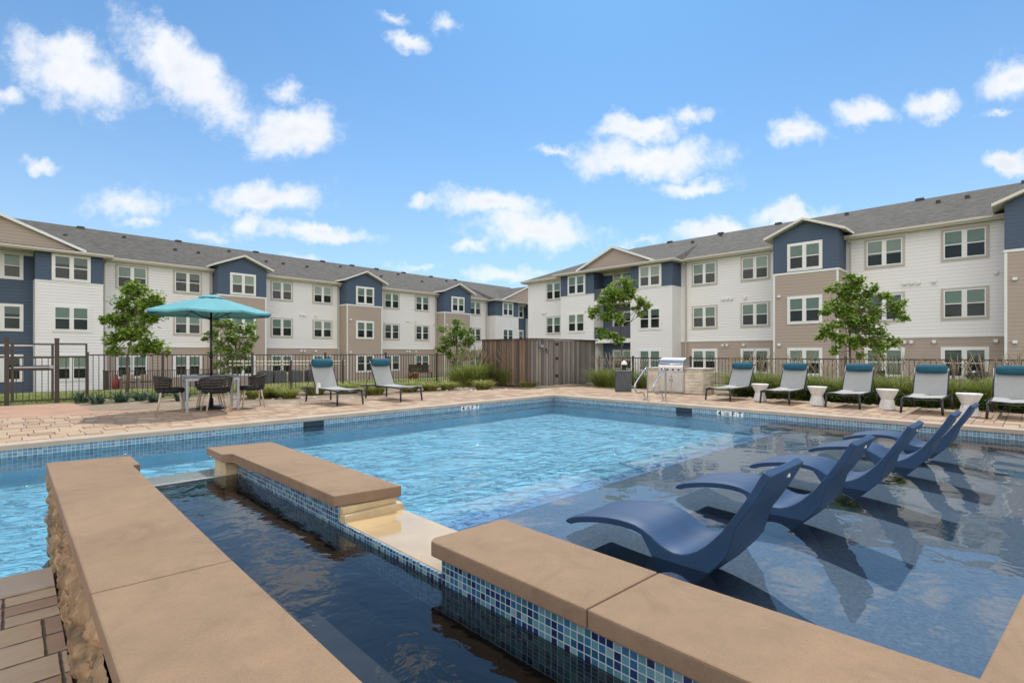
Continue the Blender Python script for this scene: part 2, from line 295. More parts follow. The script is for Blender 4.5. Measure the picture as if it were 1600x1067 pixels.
def pavers(name):
    m, N, L, b = newmat(name); b.inputs['Roughness'].default_value = .85; b.inputs['Specular IOR Level'].default_value = .3
    uv = N.new('ShaderNodeUVMap'); sp = N.new('ShaderNodeSeparateXYZ'); L.new(uv.outputs[0], sp.inputs[0])
    K = lambda op, a, c=None: math_n(N, L, op, a, c)
    x, y = K('ADD', sp.outputs[0], 200), K('ADD', sp.outputs[1], 200)
    ry = K('FLOOR', K('DIVIDE', y, .4)); x = K('ADD', x, K('MULTIPLY', K('MODULO', ry, 3), .23))
    cx_, cy_ = K('FLOOR', K('DIVIDE', x, .6)), ry
    cb = N.new('ShaderNodeCombineXYZ'); L.new(cx_, cb.inputs[0]); L.new(cy_, cb.inputs[1])
    wn = N.new('ShaderNodeTexWhiteNoise'); L.new(cb.outputs[0], wn.inputs[0]); r = wn.outputs[0]
    t1, t2 = K('GREATER_THAN', r, .36), K('GREATER_THAN', r, .7)
    w = K('ADD', .2, K('MULTIPLY', t1, .1)); h = K('ADD', .2, K('MULTIPLY', K('MULTIPLY', t1, t2), .2)); h = K('SUBTRACT', h, K('MULTIPLY', K('LESS_THAN', r, .16), .0667))
    lx, ly = K('DIVIDE', K('MODULO', x, .6), w), K('DIVIDE', K('MODULO', y, .4), h)
    sid = N.new('ShaderNodeCombineXYZ'); L.new(K('ADD', K('FLOOR', lx), K('MULTIPLY', cx_, 5)), sid.inputs[0]); L.new(K('ADD', K('FLOOR', ly), K('MULTIPLY', cy_, 5)), sid.inputs[1]); sid.inputs[2].default_value = 3.3
    w2 = N.new('ShaderNodeTexWhiteNoise'); L.new(sid.outputs[0], w2.inputs[0])
    dn = N.new('ShaderNodeTexNoise'); dn.inputs['Scale'].default_value = 14; dn.inputs['Detail'].default_value = 5; L.new(uv.outputs[0], dn.inputs[0])
    wob = K('MULTIPLY', K('SUBTRACT', dn.outputs[0], .5), .012)
    def ed(l, s_): f = K('FRACT', l); return K('MULTIPLY', K('MINIMUM', f, K('SUBTRACT', 1, f)), s_)
    dist = K('ADD', K('MINIMUM', ed(lx, w), ed(ly, h)), wob)
    mr = N.new('ShaderNodeMapRange'); L.new(dist, mr.inputs[0]); mr.inputs[1].default_value = .002; mr.inputs[2].default_value = .0075; mr.inputs[3].default_value = 1; mr.inputs[4].default_value = 0
    mp = N.new('ShaderNodeMapping'); mp.inputs['Rotation'].default_value = (0, 0, .6); mp.inputs['Scale'].default_value = (5, 16, 1); L.new(uv.outputs[0], mp.inputs[0])
    n = N.new('ShaderNodeTexNoise'); n.inputs['Scale'].default_value = 1.2; n.inputs['Detail'].default_value = 8; n.inputs['Roughness'].default_value = .68; L.new(mp.outputs[0], n.inputs[0])
    sm = K('ADD', K('MULTIPLY', w2.outputs[0], .62), K('MULTIPLY', n.outputs[0], .5))
    rp = N.new('ShaderNodeValToRGB'); L.new(sm, rp.inputs[0]); e = rp.color_ramp.elements
    cols = [(.25, .15, .10), (.38, .25, .155), (.32, .215, .15), (.44, .315, .20), (.49, .37, .245), (.40, .29, .20)]
    e[0].position = .12; e[0].color = rgba(cols[0]); e[1].position = .95; e[1].color = rgba(cols[-1])
    for i, c in enumerate(cols[1:-1]): q = e.new(.12+.83*(i+1)/(len(cols)-1)); q.color = rgba(c)
    mx = N.new('ShaderNodeMix'); mx.data_type = 'RGBA'; L.new(mr.outputs[0], mx.inputs[0]); L.new(rp.outputs[0], mx.inputs[6]); mx.inputs[7].default_value = (.10, .07, .05, 1); L.new(mx.outputs[2], b.inputs['Base Color'])
    bp = N.new('ShaderNodeBump'); bp.inputs['Strength'].default_value = .9; bp.inputs['Distance'].default_value = .008; L.new(K('SUBTRACT', K('MULTIPLY', n.outputs[0], .9), mr.outputs[0]), bp.inputs['Height']); L.new(bp.outputs[0], b.inputs['Normal'])
    return m
M['paver'] = pavers('deck_paver')
M['mosaic'] = mosaic('mosaic_tile')
M['mosaic_pool'] = mosaic('mosaic_tile_waterline', .05, (.5, .58, .62), .35)
M['plaster'] = simple('pool_plaster', (.30, .60, .74), .6, var=.08, scale=1.2)
M['plaster_edge'] = simple('pool_plaster_edge', (.25, .42, .64), .6, var=.05)
M['ledge'] = simple('dark_pebble_plaster', (.18, .225, .28), .8, var=.25, scale=40)
M['spa_floor'] = simple('dark_spa_plaster', (.05, .047, .043), .8, var=.4, scale=2)
M['pool_water'] = water('pool_water', (.86, .97, 1.0), [(1.3, 1.0, 1.3, 10, 1, .17, 2), (3.6, 1, 1.7, -20, 1.0, .15, 4)], ior=1.47)
M['ledge_water'] = water('ledge_water', (.72, .80, .86), [(.9, 1.0, 1.0, 30, .45, .04, 1), (3.0, 1, 1.2, 20, .3, .012, 2)], ior=1.62)
M['spa_water'] = water('spa_water', (.72, .75, .77), [(2.2, 1, 1, 20, .4, .02, 4), (9, 1, 1, 0, .3, .008, 3)], ior=1.6)
M['limestone'] = simple('rough_limestone', (.27, .175, .095), .92, var=.65, scale=9, bump=1.0, bscale=40)
M['buff_stone'] = simple('buff_ledger_stone', (.55, .42, .24), .7, var=.2, scale=7, bump=.5, bscale=40)
M['wet_stone'] = simple('wet_sill_stone', (.55, .39, .20), .12, var=.13, scale=5, coat=.6)
M['wet_pale'] = simple('wet_pale_sill', (.42, .43, .42), .06, var=.1, scale=5, coat=1.0)
M['navy_plastic'] = simple('navy_moulded_plastic', (.018, .056, .13), .5, var=.16, scale=4, bump=.06, bscale=200)
M['sling'] = brickmat('grey_sling', [(.36, .365, .34), (.42, .42, .39)], (.33, .33, .31), .012, .012, .0015, .8, bump=.2, noise_amt=.2)
M['chaise_metal'] = simple('chaise_frame_metal', (.05, .048, .048), .4, .5, var=.1)
M['teal'] = simple('teal_canvas', (.009, .085, .125), .85, var=.12, scale=20, bump=.2)
M['canopy'] = simple('turquoise_canopy', (.12, .36, .39), .8, var=.05)
M['black_metal'] = simple('black_metal', (.015, .015, .017), .4, .4)
M['grey_metal'] = simple('brushed_grey_metal', (.36, .37, .39), .4, .6, var=.05)
M['table_top'] = simple('table_top', (.13, .135, .145), .25, .1, var=.06)
M['wicker'] = simple('dark_brown_strap', (.035, .026, .02), .6, var=.3, scale=25)
M['cushion'] = simple('black_cushion', (.012, .014, .02), .8)
M['pale_wood'] = simple('pale_wood', (.48, .38, .27), .6, var=.15, scale=12)
M['chrome'] = simple('stainless_tube', (.62, .61, .6), .16, 1, var=.03)
M['steel'] = simple('stainless_steel', (.56, .55, .53), .3, .9, var=.06, scale=2)
M['white_concrete'] = simple('white_cast_stone', (.70, .67, .62), .85, var=.1, scale=14, bump=.3)
M['bin'] = simple('charcoal_bin', (.075, .078, .085), .6, var=.2, scale=5)
M['cedar'] = woodmat('weathered_cedar', (.075, .064, .055), (.165, .142, .125), (.28, .25, .22))
M['cedar_warm'] = woodmat('rusty_cedar', (.05, .035, .026), (.12, .085, .062), (.27, .17, .105))
M['dark_wood'] = simple('dark_brown_wood', (.05, .032, .022), .8, var=.3, scale=9)
M['bark'] = simple('bark', (.13, .10, .08), .9, var=.35, scale=20, bump=.6)
M['leaf'] = leafmat('tree_leaf', (.06, .12, .016), (.21, .33, .045), (.42, .52, .11))
M['leaf_light'] = leafmat('light_tree_leaf', (.08, .14, .02), (.21, .31, .06), (.40, .48, .14))
M['blade'] = leafmat('grass_blade', (.09, .14, .025), (.25, .31, .06), (.46, .46, .17), 2)
M['blade_yellow'] = leafmat('yellow_grass_blade', (.14, .17, .03), (.32, .34, .08), (.48, .46, .16), 2)
M['plume'] = leafmat('seed_plume', (.34, .27, .17), (.48, .40, .27), (.60, .52, .38), 3)
M['agave'] = leafmat('blue_green_blade', (.03, .06, .035), (.07, .12, .08), (.16, .22, .14), 3)
M['shrub'] = leafmat('shrub_leaf', (.015, .035, .006), (.055, .10, .015), (.16, .21, .04), 4)
M['lawn'] = groundmat('lawn', [(.07, .08, .025), (.15, .155, .055), (.25, .23, .10)], .8)
M['soil'] = groundmat('mulch_soil', [(.12, .085, .055), (.27, .20, .13), (.42, .34, .24)], 1.5)
M['clay'] = groundmat('clay_path', [(.30, .165, .10), (.40, .24, .155), (.46, .31, .21)], 1.2, .2)
M['rock'] = simple('pale_rock', (.50, .46, .40), .9, var=.25, scale=6, bump=.5)
M['ac'] = simple('condenser_casing', (.09, .095, .10), .6, var=.2, scale=12)
M['red'] = simple('red_plastic', (.38, .03, .025), .5)
M['terracotta'] = simple('terracotta', (.36, .13, .06), .8)
M['tile_white'] = simple('white_marker_tile', (.80, .80, .78), .3, var=.03)
M['ink'] = simple('black_lettering', (.01, .01, .012), .4)
M['skimmer'] = simple('skimmer_mouth', (.008, .025, .045), .5)
M['cream_rail'] = simple('cream_rail', (.62, .56, .42), .6, var=.05)

# ------------------------------------------------------------------ mesh helpers
class MB:
    def __init__(s): s.v = []; s.f = []; s.m = []; s.sm = []; s.uv = {}
    def face(s, pts, mi=0, sm=False):
        b = len(s.v); s.v += [tuple(p) for p in pts]; s.f.append(tuple(range(b, b+len(pts)))); s.m.append(mi); s.sm.append(sm)
    def raw(s, vs, fs, mi=0, sm=False):
        b = len(s.v); s.v += [tuple(p) for p in vs]
        for f in fs: s.f.append(tuple(b+i for i in f)); s.m.append(mi); s.sm.append(sm)
    def box(s, x0, x1, y0, y1, z0, z1, mi=0, mat=None):
        vs = [(x, y, z) for z in (z0, z1) for y in (y0, y1) for x in (x0, x1)]
        if mat: vs = [mat @ Vector(v) for v in vs]
        s.raw(vs, [(0, 2, 3, 1), (4, 5, 7, 6), (0, 1, 5, 4), (2, 6, 7, 3), (0, 4, 6, 2), (1, 3, 7, 5)], mi)
    def bbox(s, x0, x1, y0, y1, z0, z1, bev=.006, mi=0, seg=2, side=None):
        bm = bmesh.new(); bmesh.ops.create_cube(bm, size=1)
        for v in bm.verts: v.co = Vector(((x0+x1)/2+v.co.x*(x1-x0), (y0+y1)/2+v.co.y*(y1-y0), (z0+z1)/2+v.co.z*(z1-z0)))
        bmesh.ops.bevel(bm, geom=bm.edges[:], offset=bev, segments=seg, affect='EDGES', profile=.6)
        s.frombm(bm, mi, side)
    def frombm(s, bm, mi=0, side=None, sm=False):
        bm.normal_update(); bm.verts.index_update(); b = len(s.v); s.v += [tuple(v.co) for v in bm.verts]
        for f in bm.faces:
            s.f.append(tuple(b+v.index for v in f.verts)); s.m.append(side if (side is not None and f.normal.z < .6) else mi); s.sm.append(sm)
        bm.free()
    def prism(s, poly, z0, z1, mi=0, side=None):          # poly counter-clockwise
        n = len(poly); b = len(s.v)
        s.v += [(p[0], p[1], z0) for p in poly]+[(p[0], p[1], z1) for p in poly]
        s.f.append(tuple(b+n+i for i in range(n))); s.m.append(mi); s.sm.append(False)
        s.f.append(tuple(b+i for i in reversed(range(n)))); s.m.append(mi); s.sm.append(False)
        for i in range(n):
            j = (i+1) % n; s.f.append((b+i, b+j, b+n+j, b+n+i)); s.m.append(mi if side is None else side); s.sm.append(False)
    def tube(s, pts, r, n=8, mi=0, closed=False, caps=True, sm=True):
        pts = [Vector(p) for p in pts]; rr = r if isinstance(r, (list, tuple)) else [r]*len(pts)
        b = len(s.v); prev = None
        for i, p in enumerate(pts):
            t = (pts[min(i+1, len(pts)-1)]-pts[max(i-1, 0)]).normalized()
            if prev is None: x = t.orthogonal().normalized()
            else: x = (prev-t*prev.dot(t)).normalized()
            prev = x; y = t.cross(x)
            for k in range(n):
                a = 2*math.pi*k/n; s.v.append(tuple(p+(x*math.cos(a)+y*math.sin(a))*rr[i]))
        for i in range(len(pts)-1):
            for k in range(n):
                k2 = (k+1) % n; s.f.append((b+i*n+k, b+i*n+k2, b+(i+1)*n+k2, b+(i+1)*n+k)); s.m.append(mi); s.sm.append(sm)
        if caps:
            s.f.append(tuple(b+k for k in reversed(range(n)))); s.m.append(mi); s.sm.append(False)
            e = b+(len(pts)-1)*n; s.f.append(tuple(e+k for k in range(n))); s.m.append(mi); s.sm.append(False)
    def lathe(s, prof, n=20, mi=0, c=(0, 0), sm=True, cap=True):
        b = len(s.v)
        for (r, z) in prof:
            for k in range(n): a = 2*math.pi*k/n; s.v.append((c[0]+r*math.cos(a), c[1]+r*math.sin(a), z))
        for i in range(len(prof)-1):
            for k in range(n):
                k2 = (k+1) % n; s.f.append((b+i*n+k, b+i*n+k2, b+(i+1)*n+k2, b+(i+1)*n+k)); s.m.append(mi); s.sm.append(sm)
        if cap:
            s.f.append(tuple(b+k for k in reversed(range(n)))); s.m.append(mi); s.sm.append(False)
            e = b+(len(prof)-1)*n; s.f.append(tuple(e+k for k in range(n))); s.m.append(mi); s.sm.append(False)
    def mesh(s, name, mats):
        me = bpy.data.meshes.new(name); me.from_pydata(s.v, [], s.f); me.update()
        for m in (mats if isinstance(mats, (list, tuple)) else [mats]): me.materials.append(m)
        me.polygons.foreach_set('material_index', s.m); me.polygons.foreach_set('use_smooth', s.sm)
        uvl = me.uv_layers.new(name='UVMap'); dat = [0.0]*(2*len(me.loops)); vs = s.v
        for p in me.polygons:
            nx, ny, nz = abs(p.normal.x), abs(p.normal.y), abs(p.normal.z)
            for li in p.loop_indices:
                v = vs[me.loops[li].vertex_index]
                if nz >= nx and nz >= ny: a, b = v[0], v[1]
                elif nx > ny: a, b = v[1], v[2]
                else: a, b = v[0], v[2]
                dat[2*li] = a; dat[2*li+1] = b
        uvl.data.foreach_set('uv', dat)
        return me
    def build(s, name, mats, parent=None, loc=None):
        o = bpy.data.objects.new(name, s.mesh(name, mats)); COL.objects.link(o)
        if parent: o.parent = parent
        if loc is not None: o.location = loc
        return o
def tag(o, label, cat, group=None):
    o['label'] = label; o['category'] = cat
    if group: o['group'] = group
    return o
def thing(name, label, cat, loc=(0, 0, 0), rz=0, group=None):
    o = bpy.data.objects.new(name, None); COL.objects.link(o); o.location = loc; o.rotation_euler = (0, 0, rz); o.empty_display_size = .2
    return tag(o, label, cat, group)
def struct(o, kind='structure'): o['kind'] = kind; return o
def dup(root, loc, rz=0, label=None, scale=None):
    r = root.copy(); COL.objects.link(r); r.location = loc; r.rotation_euler = (0, 0, rz)
    if scale: r.scale = (scale,)*3 if not isinstance(scale, (tuple, list)) else scale
    if label: r['label'] = label
    for ch in list(root.children):
        c = ch.copy(); COL.objects.link(c); c.parent = r
        for g in list(ch.children):
            d = g.copy(); COL.objects.link(d); d.parent = c
    return r
def recenter(o):                      # put the origin of a world-space mesh thing at its base centre
    me = o.data; xs = [v.co for v in me.vertices]
    c = Vector((sum(v.x for v in xs)/len(xs), sum(v.y for v in xs)/len(xs), min(v.z for v in xs)))
    me.transform(Matrix.Translation(-c)); o.location = c
    return o

# ------------------------------------------------------------------ the ground
WZ = -0.16           # pool water level
def build_ground():
    xs = [-700, -200, -60, -30, -18, -16.1, -16, -8, 0, 6, 12.15, 12.25, 13, 15, 17, 18, 19, 21, 24, 27, 30, 34.6, 40, 50, 70, 120, 300, 700]
    ys = [-700, -200, -60, -30, -18, -9.1, -9, -4, 0, 5, 10.3, 10.4, 11, 13, 15, 17, 18, 19, 21, 24, 27, 30, 34, 38, 43, 50, 70, 120, 300, 700]
    vs = []
    for y in ys:
        for x in xs:
            z = -.05-max(.042*min(max(y-18, 0), 26), .041*min(max(x-18, 0), 16.6))
            if -16 <= x <= 12.15 and -9 <= y <= 10.3: z = -2.2
            vs.append((x, y, z))
    n = len(xs); fs = [(j*n+i, j*n+i+1, (j+1)*n+i+1, (j+1)*n+i) for j in range(len(ys)-1) for i in range(n-1)]
    b = MB(); b.raw(vs, fs, 0, False); struct(b.build('ground', M['lawn']))
build_ground()

# pool outline
PX1, LY0, LY1 = 11.5, 0.09, 3.72
def farY(x): return 9.55+.04*x
CW = .32
deck = MB()
deck.face([(-14, -9, 0), (.16, -9, 0), (.16, 3.93-CW, 0), (-14, 3.93-CW, 0)])
deck.face([(.16, -9, 0), (PX1+CW, -9, 0), (PX1+CW, -1.27, 0), (1.6, -.31, 0), (.16, -.31, 0)])
deck.face([(-14, farY(-14)+CW, 0), (PX1+CW, farY(PX1)+CW, 0), (PX1+CW, 13.0, 0), (6, 13.5, 0), (-14, 13.6, 0)])
deck.face([(PX1+CW, -9, 0), (14.75, -9, 0), (14.75, 6.6, 0), (15.7, 6.8, 0), (15.7, 11.2, 0), (14.2, 13.1, 0), (PX1+CW, 13.0, 0)])
struct(deck.build('pool_deck', M['paver']))
cop = MB()
cop.prism([(-14, farY(-14)), (PX1, farY(PX1)), (PX1+CW, farY(PX1)+CW), (-14, farY(-14)+CW)], -.06, .006)
cop.prism([(PX1, -.6), (PX1+CW, -.6), (PX1+CW, farY(PX1)+CW), (PX1, farY(PX1))], -.06, .006)
cop.prism([(-14, 3.93-CW), (.16, 3.93-CW), (.16, 3.93), (-14, 3.93)], -.06, .006)
struct(cop.build('pool_coping', M['deck_coping']))
# shell
sh = MB()
tb = MB()
o = .03
fy0, fy1 = farY(-14)+o, farY(PX1)+o
for (z0, z1, b_) in ((-.36, -.06, tb), (-.52, -.36, sh)):
    b_.face([(-14, fy0, z0), (PX1+o, fy1, z0), (PX1+o, fy1, z1), (-14, fy0, z1)])
    b_.face([(PX1+o, fy1, z0), (PX1+o, -1.1, z0), (PX1+o, -1.1, z1), (PX1+o, fy1, z1)])
    b_.face([(-14, 3.9, z0), (-14, fy0, z0), (-14, fy0, z1), (-14, 3.9, z1)])
    b_.face([(.16, 3.9, z0), (-14, 3.9, z0), (-14, 3.9, z1), (.16, 3.9, z1)])
sh.face([(-14, 3.9, -.52), (1.5, 3.9, -.52), (PX1+o, 3.9, -.52), (PX1+o, fy1, -.52), (-14, fy0, -.52)])
sh.face([(1.5, -1.1, -.52), (PX1+o, -1.1, -.52), (PX1+o, 3.9, -.52), (1.5, 3.9, -.52)])
struct(sh.build('pool_floor', M['plaster'])); struct(tb.build('pool_waterline_tile', M['mosaic_pool']))
lg = MB(); lg.box(1.55, PX1+.02, -1.05, LY1-.10, -1.49, -.36, 0); struct(lg.build('ledge_floor', M['ledge']))
le = MB(); le.box(1.55, PX1+.02, LY1-.10, LY1, -1.49, -.357, 0); le.box(1.55, PX1+.02, LY1, LY1+.34, -1.49, -.44, 0); struct(le.build('ledge_edge', M['plaster_edge']))
wt = MB(); wt.face([(-14, 3.9, WZ), (.2, 3.9, WZ), (1.56, 3.72, WZ), (PX1+o, 3.72, WZ), (PX1+o, fy1, WZ), (-14, fy0, WZ)]); struct(wt.build('pool_water', M['pool_water'])); wt = MB(); wt.face([(1.56, -1.0, WZ), (PX1+o, -1.0, WZ), (PX1+o, 3.72, WZ), (1.56, 3.72, WZ)])
struct(wt.build('ledge_water', M['ledge_water']))

# planting beds and the clay walk
bd = MB()
bd.face([(1.15, 13.52, -.03), (6, 13.5, -.03), (11.82, 13.0, -.03), (14.2, 13.1, -.03), (17.7, 13.5, -.03), (17.7, 17.3, -.03), (1.15, 16.8, -.03)])
bd.face([(14.75, -9, -.03), (17.7, -9, -.03), (17.7, 13.5, -.03), (14.2, 13.1, -.03), (15.7, 11.2, -.03), (15.7, 6.8, -.03), (14.75, 6.6, -.03)])
struct(bd.build('planting_bed', M['soil']))
pt = MB(); pt.face([(-6, 13.55, -.022), (3.0, 13.45, -.022), (2.0, 13.9, -.022), (1.25, 14.3, -.022), (1.1, 17.2, -.022), (-.6, 17.2, -.022), (-1.2, 14.4, -.022), (-6, 14.2, -.022)])
struct(pt.build('clay_path', M['clay']))

# ------------------------------------------------------------------ raised spa walls
TZ, CT = .47, .062
def row0(z): return math.floor(z/.155)
def stone_face(mb, p0, p1, z0, z1, nrm, amp=.03, st=.02, mi=0, seed=0):
    p0, p1 = Vector(p0), Vector(p1); ln = (p1-p0).length; nu = max(2, int(ln/st)); nv = max(2, int((z1-z0)/st)); vs = []
    for j in range(nv+1):
        for i in range(nu+1):
            p = p0.lerp(p1, i/nu); z = z0+(z1-z0)*j/nv; q = Vector((p.x*4+seed, p.y*4, z*6))
            h = noise.fractal(q*1.6, .45, 2.2, 8)*amp*.55-abs(noise.noise(q*1.3))*amp*.8-abs(noise.noise(q*4))*amp*.6+amp*.5
            c_ = p.y+p.x; row = math.floor((z+.02*noise.noise(Vector((c_*2, row0(z), 0))))/.155); cc = (c_+row*.173)/.29+.18*math.sin(row*5.1); col = math.floor(cc)
            hs = math.sin(row*12.9898+col*78.233)*43758.5; hs -= math.floor(hs); fz = (z/.155) % 1; fx = cc-col
            e_ = min(min(fz, 1-fz)*.155, min(fx, 1-fx)*.29)
            blk = (hs-.5)*.022-(.028*(1-e_/.014) if e_ < .014 else 0)
            if j in (0, nv): h *= .3
            vs.append((p.x+nrm[0]*(h+blk), p.y+nrm[1]*(h+blk), z))
    mb.raw(vs, [(j*(nu+1)+i, j*(nu+1)+i+1, (j+1)*(nu+1)+i+1, (j+1)*(nu+1)+i) for j in range(nv) for i in range(nu)], mi, True)
def slab(parent, poly, joint=.002, zt=TZ):
    bm = bmesh.new(); lo = [bm.verts.new((x, y, zt-CT)) for x, y in poly]; hi = [bm.verts.new((x, y, zt)) for x, y in poly]; n = len(poly)
    bm.faces.new(hi); bm.faces.new(lo[::-1])
    for i in range(n): bm.faces.new((lo[i], lo[(i+1) % n], hi[(i+1) % n], hi[i]))
    bmesh.ops.bevel(bm, geom=bm.edges[:], offset=.007, segments=2, affect='EDGES', profile=.5)
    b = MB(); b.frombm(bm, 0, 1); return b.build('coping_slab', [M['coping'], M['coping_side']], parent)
# left wall
w1 = thing('spa_wall', 'long low spa wall with tan concrete cap and rough limestone side, at the left foreground', 'wall', (0, 0, 0), 0, 'raised walls around the spa')
b = MB(); b.box(.20, .53, -.9, 4.62, -1.4, TZ-CT-.001); stone_face(b, (.185, 4.64), (.185, -.6), -.6, TZ-CT, (-1, 0), .04, .0125); stone_face(b, (.57, 4.64), (.185, 4.64), -.6, TZ-CT, (0, 1), .02); b.build('stone_face', M['limestone'], w1)
slab(w1, [(.175, 2.072), (.575, 2.052), (.575, 4.26), (.625, 4.27), (.625, 4.69), (.165, 4.77)])
slab(w1, [(.178, -.9), (.578, -.9), (.575, 2.049), (.175, 2.069)])
b = MB(); b.box(.531, .545, -.9, 4.3, .18, TZ-CT-.002); b.build('tile_band', M['mosaic'], w1)
# middle wall
w2 = thing('spa_wall', 'short spa wall with two tan cap slabs over blue mosaic, between the two spillways', 'wall', (0, 0, 0), 0, 'raised walls around the spa')
b = MB(); b.box(1.25, 1.55, 2.60, 4.60, -1.4, TZ-CT-.001); b.box(1.16, 1.25, 4.30, 4.60, -1.4, TZ-CT-.001)
stone_face(b, (1.553, 2.6), (1.553, 4.6), -.6, TZ-CT, (1, 0), .02)
b.build('stone_face', M['buff_stone'], w2)
b = MB(); b.box(1.235, 1.249, 2.60, 4.29, .18, TZ-CT-.002); b.build('tile_band', M['mosaic'], w2)
b = MB()
for k, (z0, z1, dx, dy) in enumerate(((.325, .37, .03, .0), (.371, .405, .0, .025))):
    b.bbox(1.25, 1.575+dx, 2.57-.035+dy, 2.605, z0, z1, .006)
b.build('end_stone', M['buff_stone'], w2)
slab(w2, [(1.215, 2.595), (1.59, 2.53), (1.59, 3.17), (1.207, 3.19)]); slab(w2, [(1.207, 3.194), (1.59, 3.174), (1.59, 4.57), (1.117, 4.66), (1.12, 4.25), (1.19, 4.22)])
# right wall with its corner run
w3 = thing('spa_wall', 'tan capped wall with blue mosaic side, turning the corner beside the lounger ledge', 'wall', (0, 0, 0), 0, 'raised walls around the spa')
b = MB(); b.box(1.25, 1.57, -.29, 1.66, -1.4, TZ-CT-.001); b.prism([(1.571, -.285), (PX1+.3, -.285-.096*10.2), (PX1+.3, .055-.094*10.2), (1.571, .058)], -1.4, TZ-CT-.001); b.build('stone_face', M['buff_stone'], w3)
b = MB(); b.box(1.235, 1.249, -.9, 1.67, .18, TZ-CT-.002); b.box(1.249, 1.56, 1.661, 1.672, -.28, TZ-CT-.002); b.build('tile_band', M['mosaic'], w3)
slab(w3, [(1.209, .928), (1.594, .912), (1.6, 1.70), (1.235, 1.725), (1.203, 1.70)]); slab(w3, [(1.209, -.9), (1.594, -.32), (1.6, .094), (1.594, .908), (1.209, .924)])
def ny(x): return .094-.094*(x-1.6)
x = 1.598
for x2 in (2.9, 4.1, 5.35, 6.6, 7.85, 9.1, 10.35, 11.9):
    slab(w3, [(x, ny(x)-.41), (x2-.004, ny(x2)-.41), (x2-.004, ny(x2)), (x, ny(x))]); x = x2
# sills
s1 = thing('spillway_sill', 'wet tan stone spillway sill between the two capped mosaic walls', 'spillway', (0, 0, 0), 0, 'spillway sills of the spa')
b = MB(); b.bbox(1.25, 1.60, 1.69, 2.59, .24, .335, .008); b.build('sill_stone', M['wet_stone'], s1)
b = MB(); b.box(1.235, 1.2495, 1.68, 2.599, .18, .331); b.build('tile_band', M['mosaic'], s1)
b = MB(); b.box(1.26, 1.55, 1.69, 2.59, -1.4, .24); b.build('sill_base', M['buff_stone'], s1)
s2 = thing('spillway_sill', 'pale grey wet spillway sill at the far end of the spa', 'spillway', (0, 0, 0), 0, 'spillway sills of the spa')
b = MB(); b.bbox(.53, 1.165, 4.30, 4.60, .22, .305, .008); b.build('sill_stone', M['wet_pale'], s2)
b = MB(); b.box(.54, 1.16, 4.32, 4.58, -1.4, .22); b.build('sill_base', M['limestone'], s2)
b = MB(); b.face([(.545, -.9, .298), (1.235, -.9, .298), (1.235, 4.30, .298), (.545, 4.30, .298)]); struct(b.build('spa_water', M['spa_water']))
b = MB(); b.face([(.546, -.9, -.02), (1.234, -.9, -.02), (1.234, 4.31, -.02), (.546, 4.31, -.02)]); b.box(.5, 1.3, -.95, -.9, -.28, TZ-CT); b.box(1.2365, 1.2495, -.9, 4.3, -.28, .179); b.box(.531, .5445, -.9, 4.3, -.28, .179); struct(b.build('spa_floor', M['spa_floor']))

# ------------------------------------------------------------------ ledge loungers
def ledge_lounger():
    top = [(1.143, .697), (1.18, .628), (1.216, .559), (1.258, .49), (1.3, .422), (1.345, .353), (1.39, .287), (1.44, .228), (1.49, .175), (1.545, .130), (1.60, .098), (1.65, .08), (1.70, .076), (1.75, .087), (1.80, .107), (1.86, .143), (1.925, .173), (1.99, .19), (2.055, .196), (2.14, .196), (2.227, .189), (2.32, .176), (2.41, .158), (2.48, .141), (2.547, .122), (2.60, .098), (2.632, .075)]
    W = .62; y0 = 1.49
    P = [Vector((y-y0, z)) for y, z in top]
    nrm = []
    for i in range(len(P)):
        t = (P[min(i+1, len(P)-1)]-P[max(i-1, 0)]).normalized(); nrm.append(Vector((t.y, -t.x)))
    def thick(i): 
        s = i/(len(P)-1); return .034 if s > .97 else .058
    # cross-section runs across the width: slightly dished seat with a rounded lip and a skirt below
    secs = []
    for i, p in enumerate(P):
        n = nrm[i]
        if n.y > 0: n = -n
        th = thick(i); y, z = p
        lowpt = p+n*th
        zl = lowpt.y
        if 6 <= i <= 15: zl = min(zl, {6: .15, 7: .075, 8: .01, 9: -.06, 10: -.12, 11: -.17, 12: -.19, 13: -.15, 14: -.07, 15: .03}.get(i))      # the part standing in the water
        row = []
        nx = 10
        for k in range(nx+1):
            a = k/nx; dish = -.012*(1-(2*a-1)**2)
            lip = -.012 if k in (0, nx) else 0
            q = p-n*(dish+lip)*(1)
            row.append((a*W, q.x, q.y))
        for k in range(nx, -1, -1):
            a = k/nx; inset = .0
            row.append((W*(.012+a*.976), lowpt.x, zl))
        secs.append(row)
    b = MB(); vs = [v for r in secs for v in r]; m = len(secs[0]); fs = []
    for i in range(len(secs)-1):
        for k in range(m):
            k2 = (k+1) % m; fs.append((i*m+k, (i+1)*m+k, (i+1)*m+k2, i*m+k2))
    fs.append(tuple(range(m))); fs.append(tuple(reversed(range((len(secs)-1)*m, len(secs)*m))))
    vs = [(x, y, z) for x, y, z in vs]
    b.raw(vs, fs, 0, True)
    root = thing('ledge_lounger', '', 'pool lounger', (0, 0, 0), 0, 'moulded loungers standing on the shallow ledge')
    sh_ = b.build('seat_shell', M['navy_plastic'], root); sh_.data.set_sharp_from_angle(angle=R(32))
    bv = sh_.modifiers.new('bevel', 'BEVEL'); bv.width = .006; bv.segments = 2; bv.limit_method = 'ANGLE'; bv.angle_limit = R(40)
    # drain slot near the top of the backrest, and the standing skirt
    s = MB(); s.box(W*.62, W*.67, -.374, -.350, .600, .622); 
    s.build('drain_plug', M['trim_white'], root)
    return root
ll = ledge_lounger()
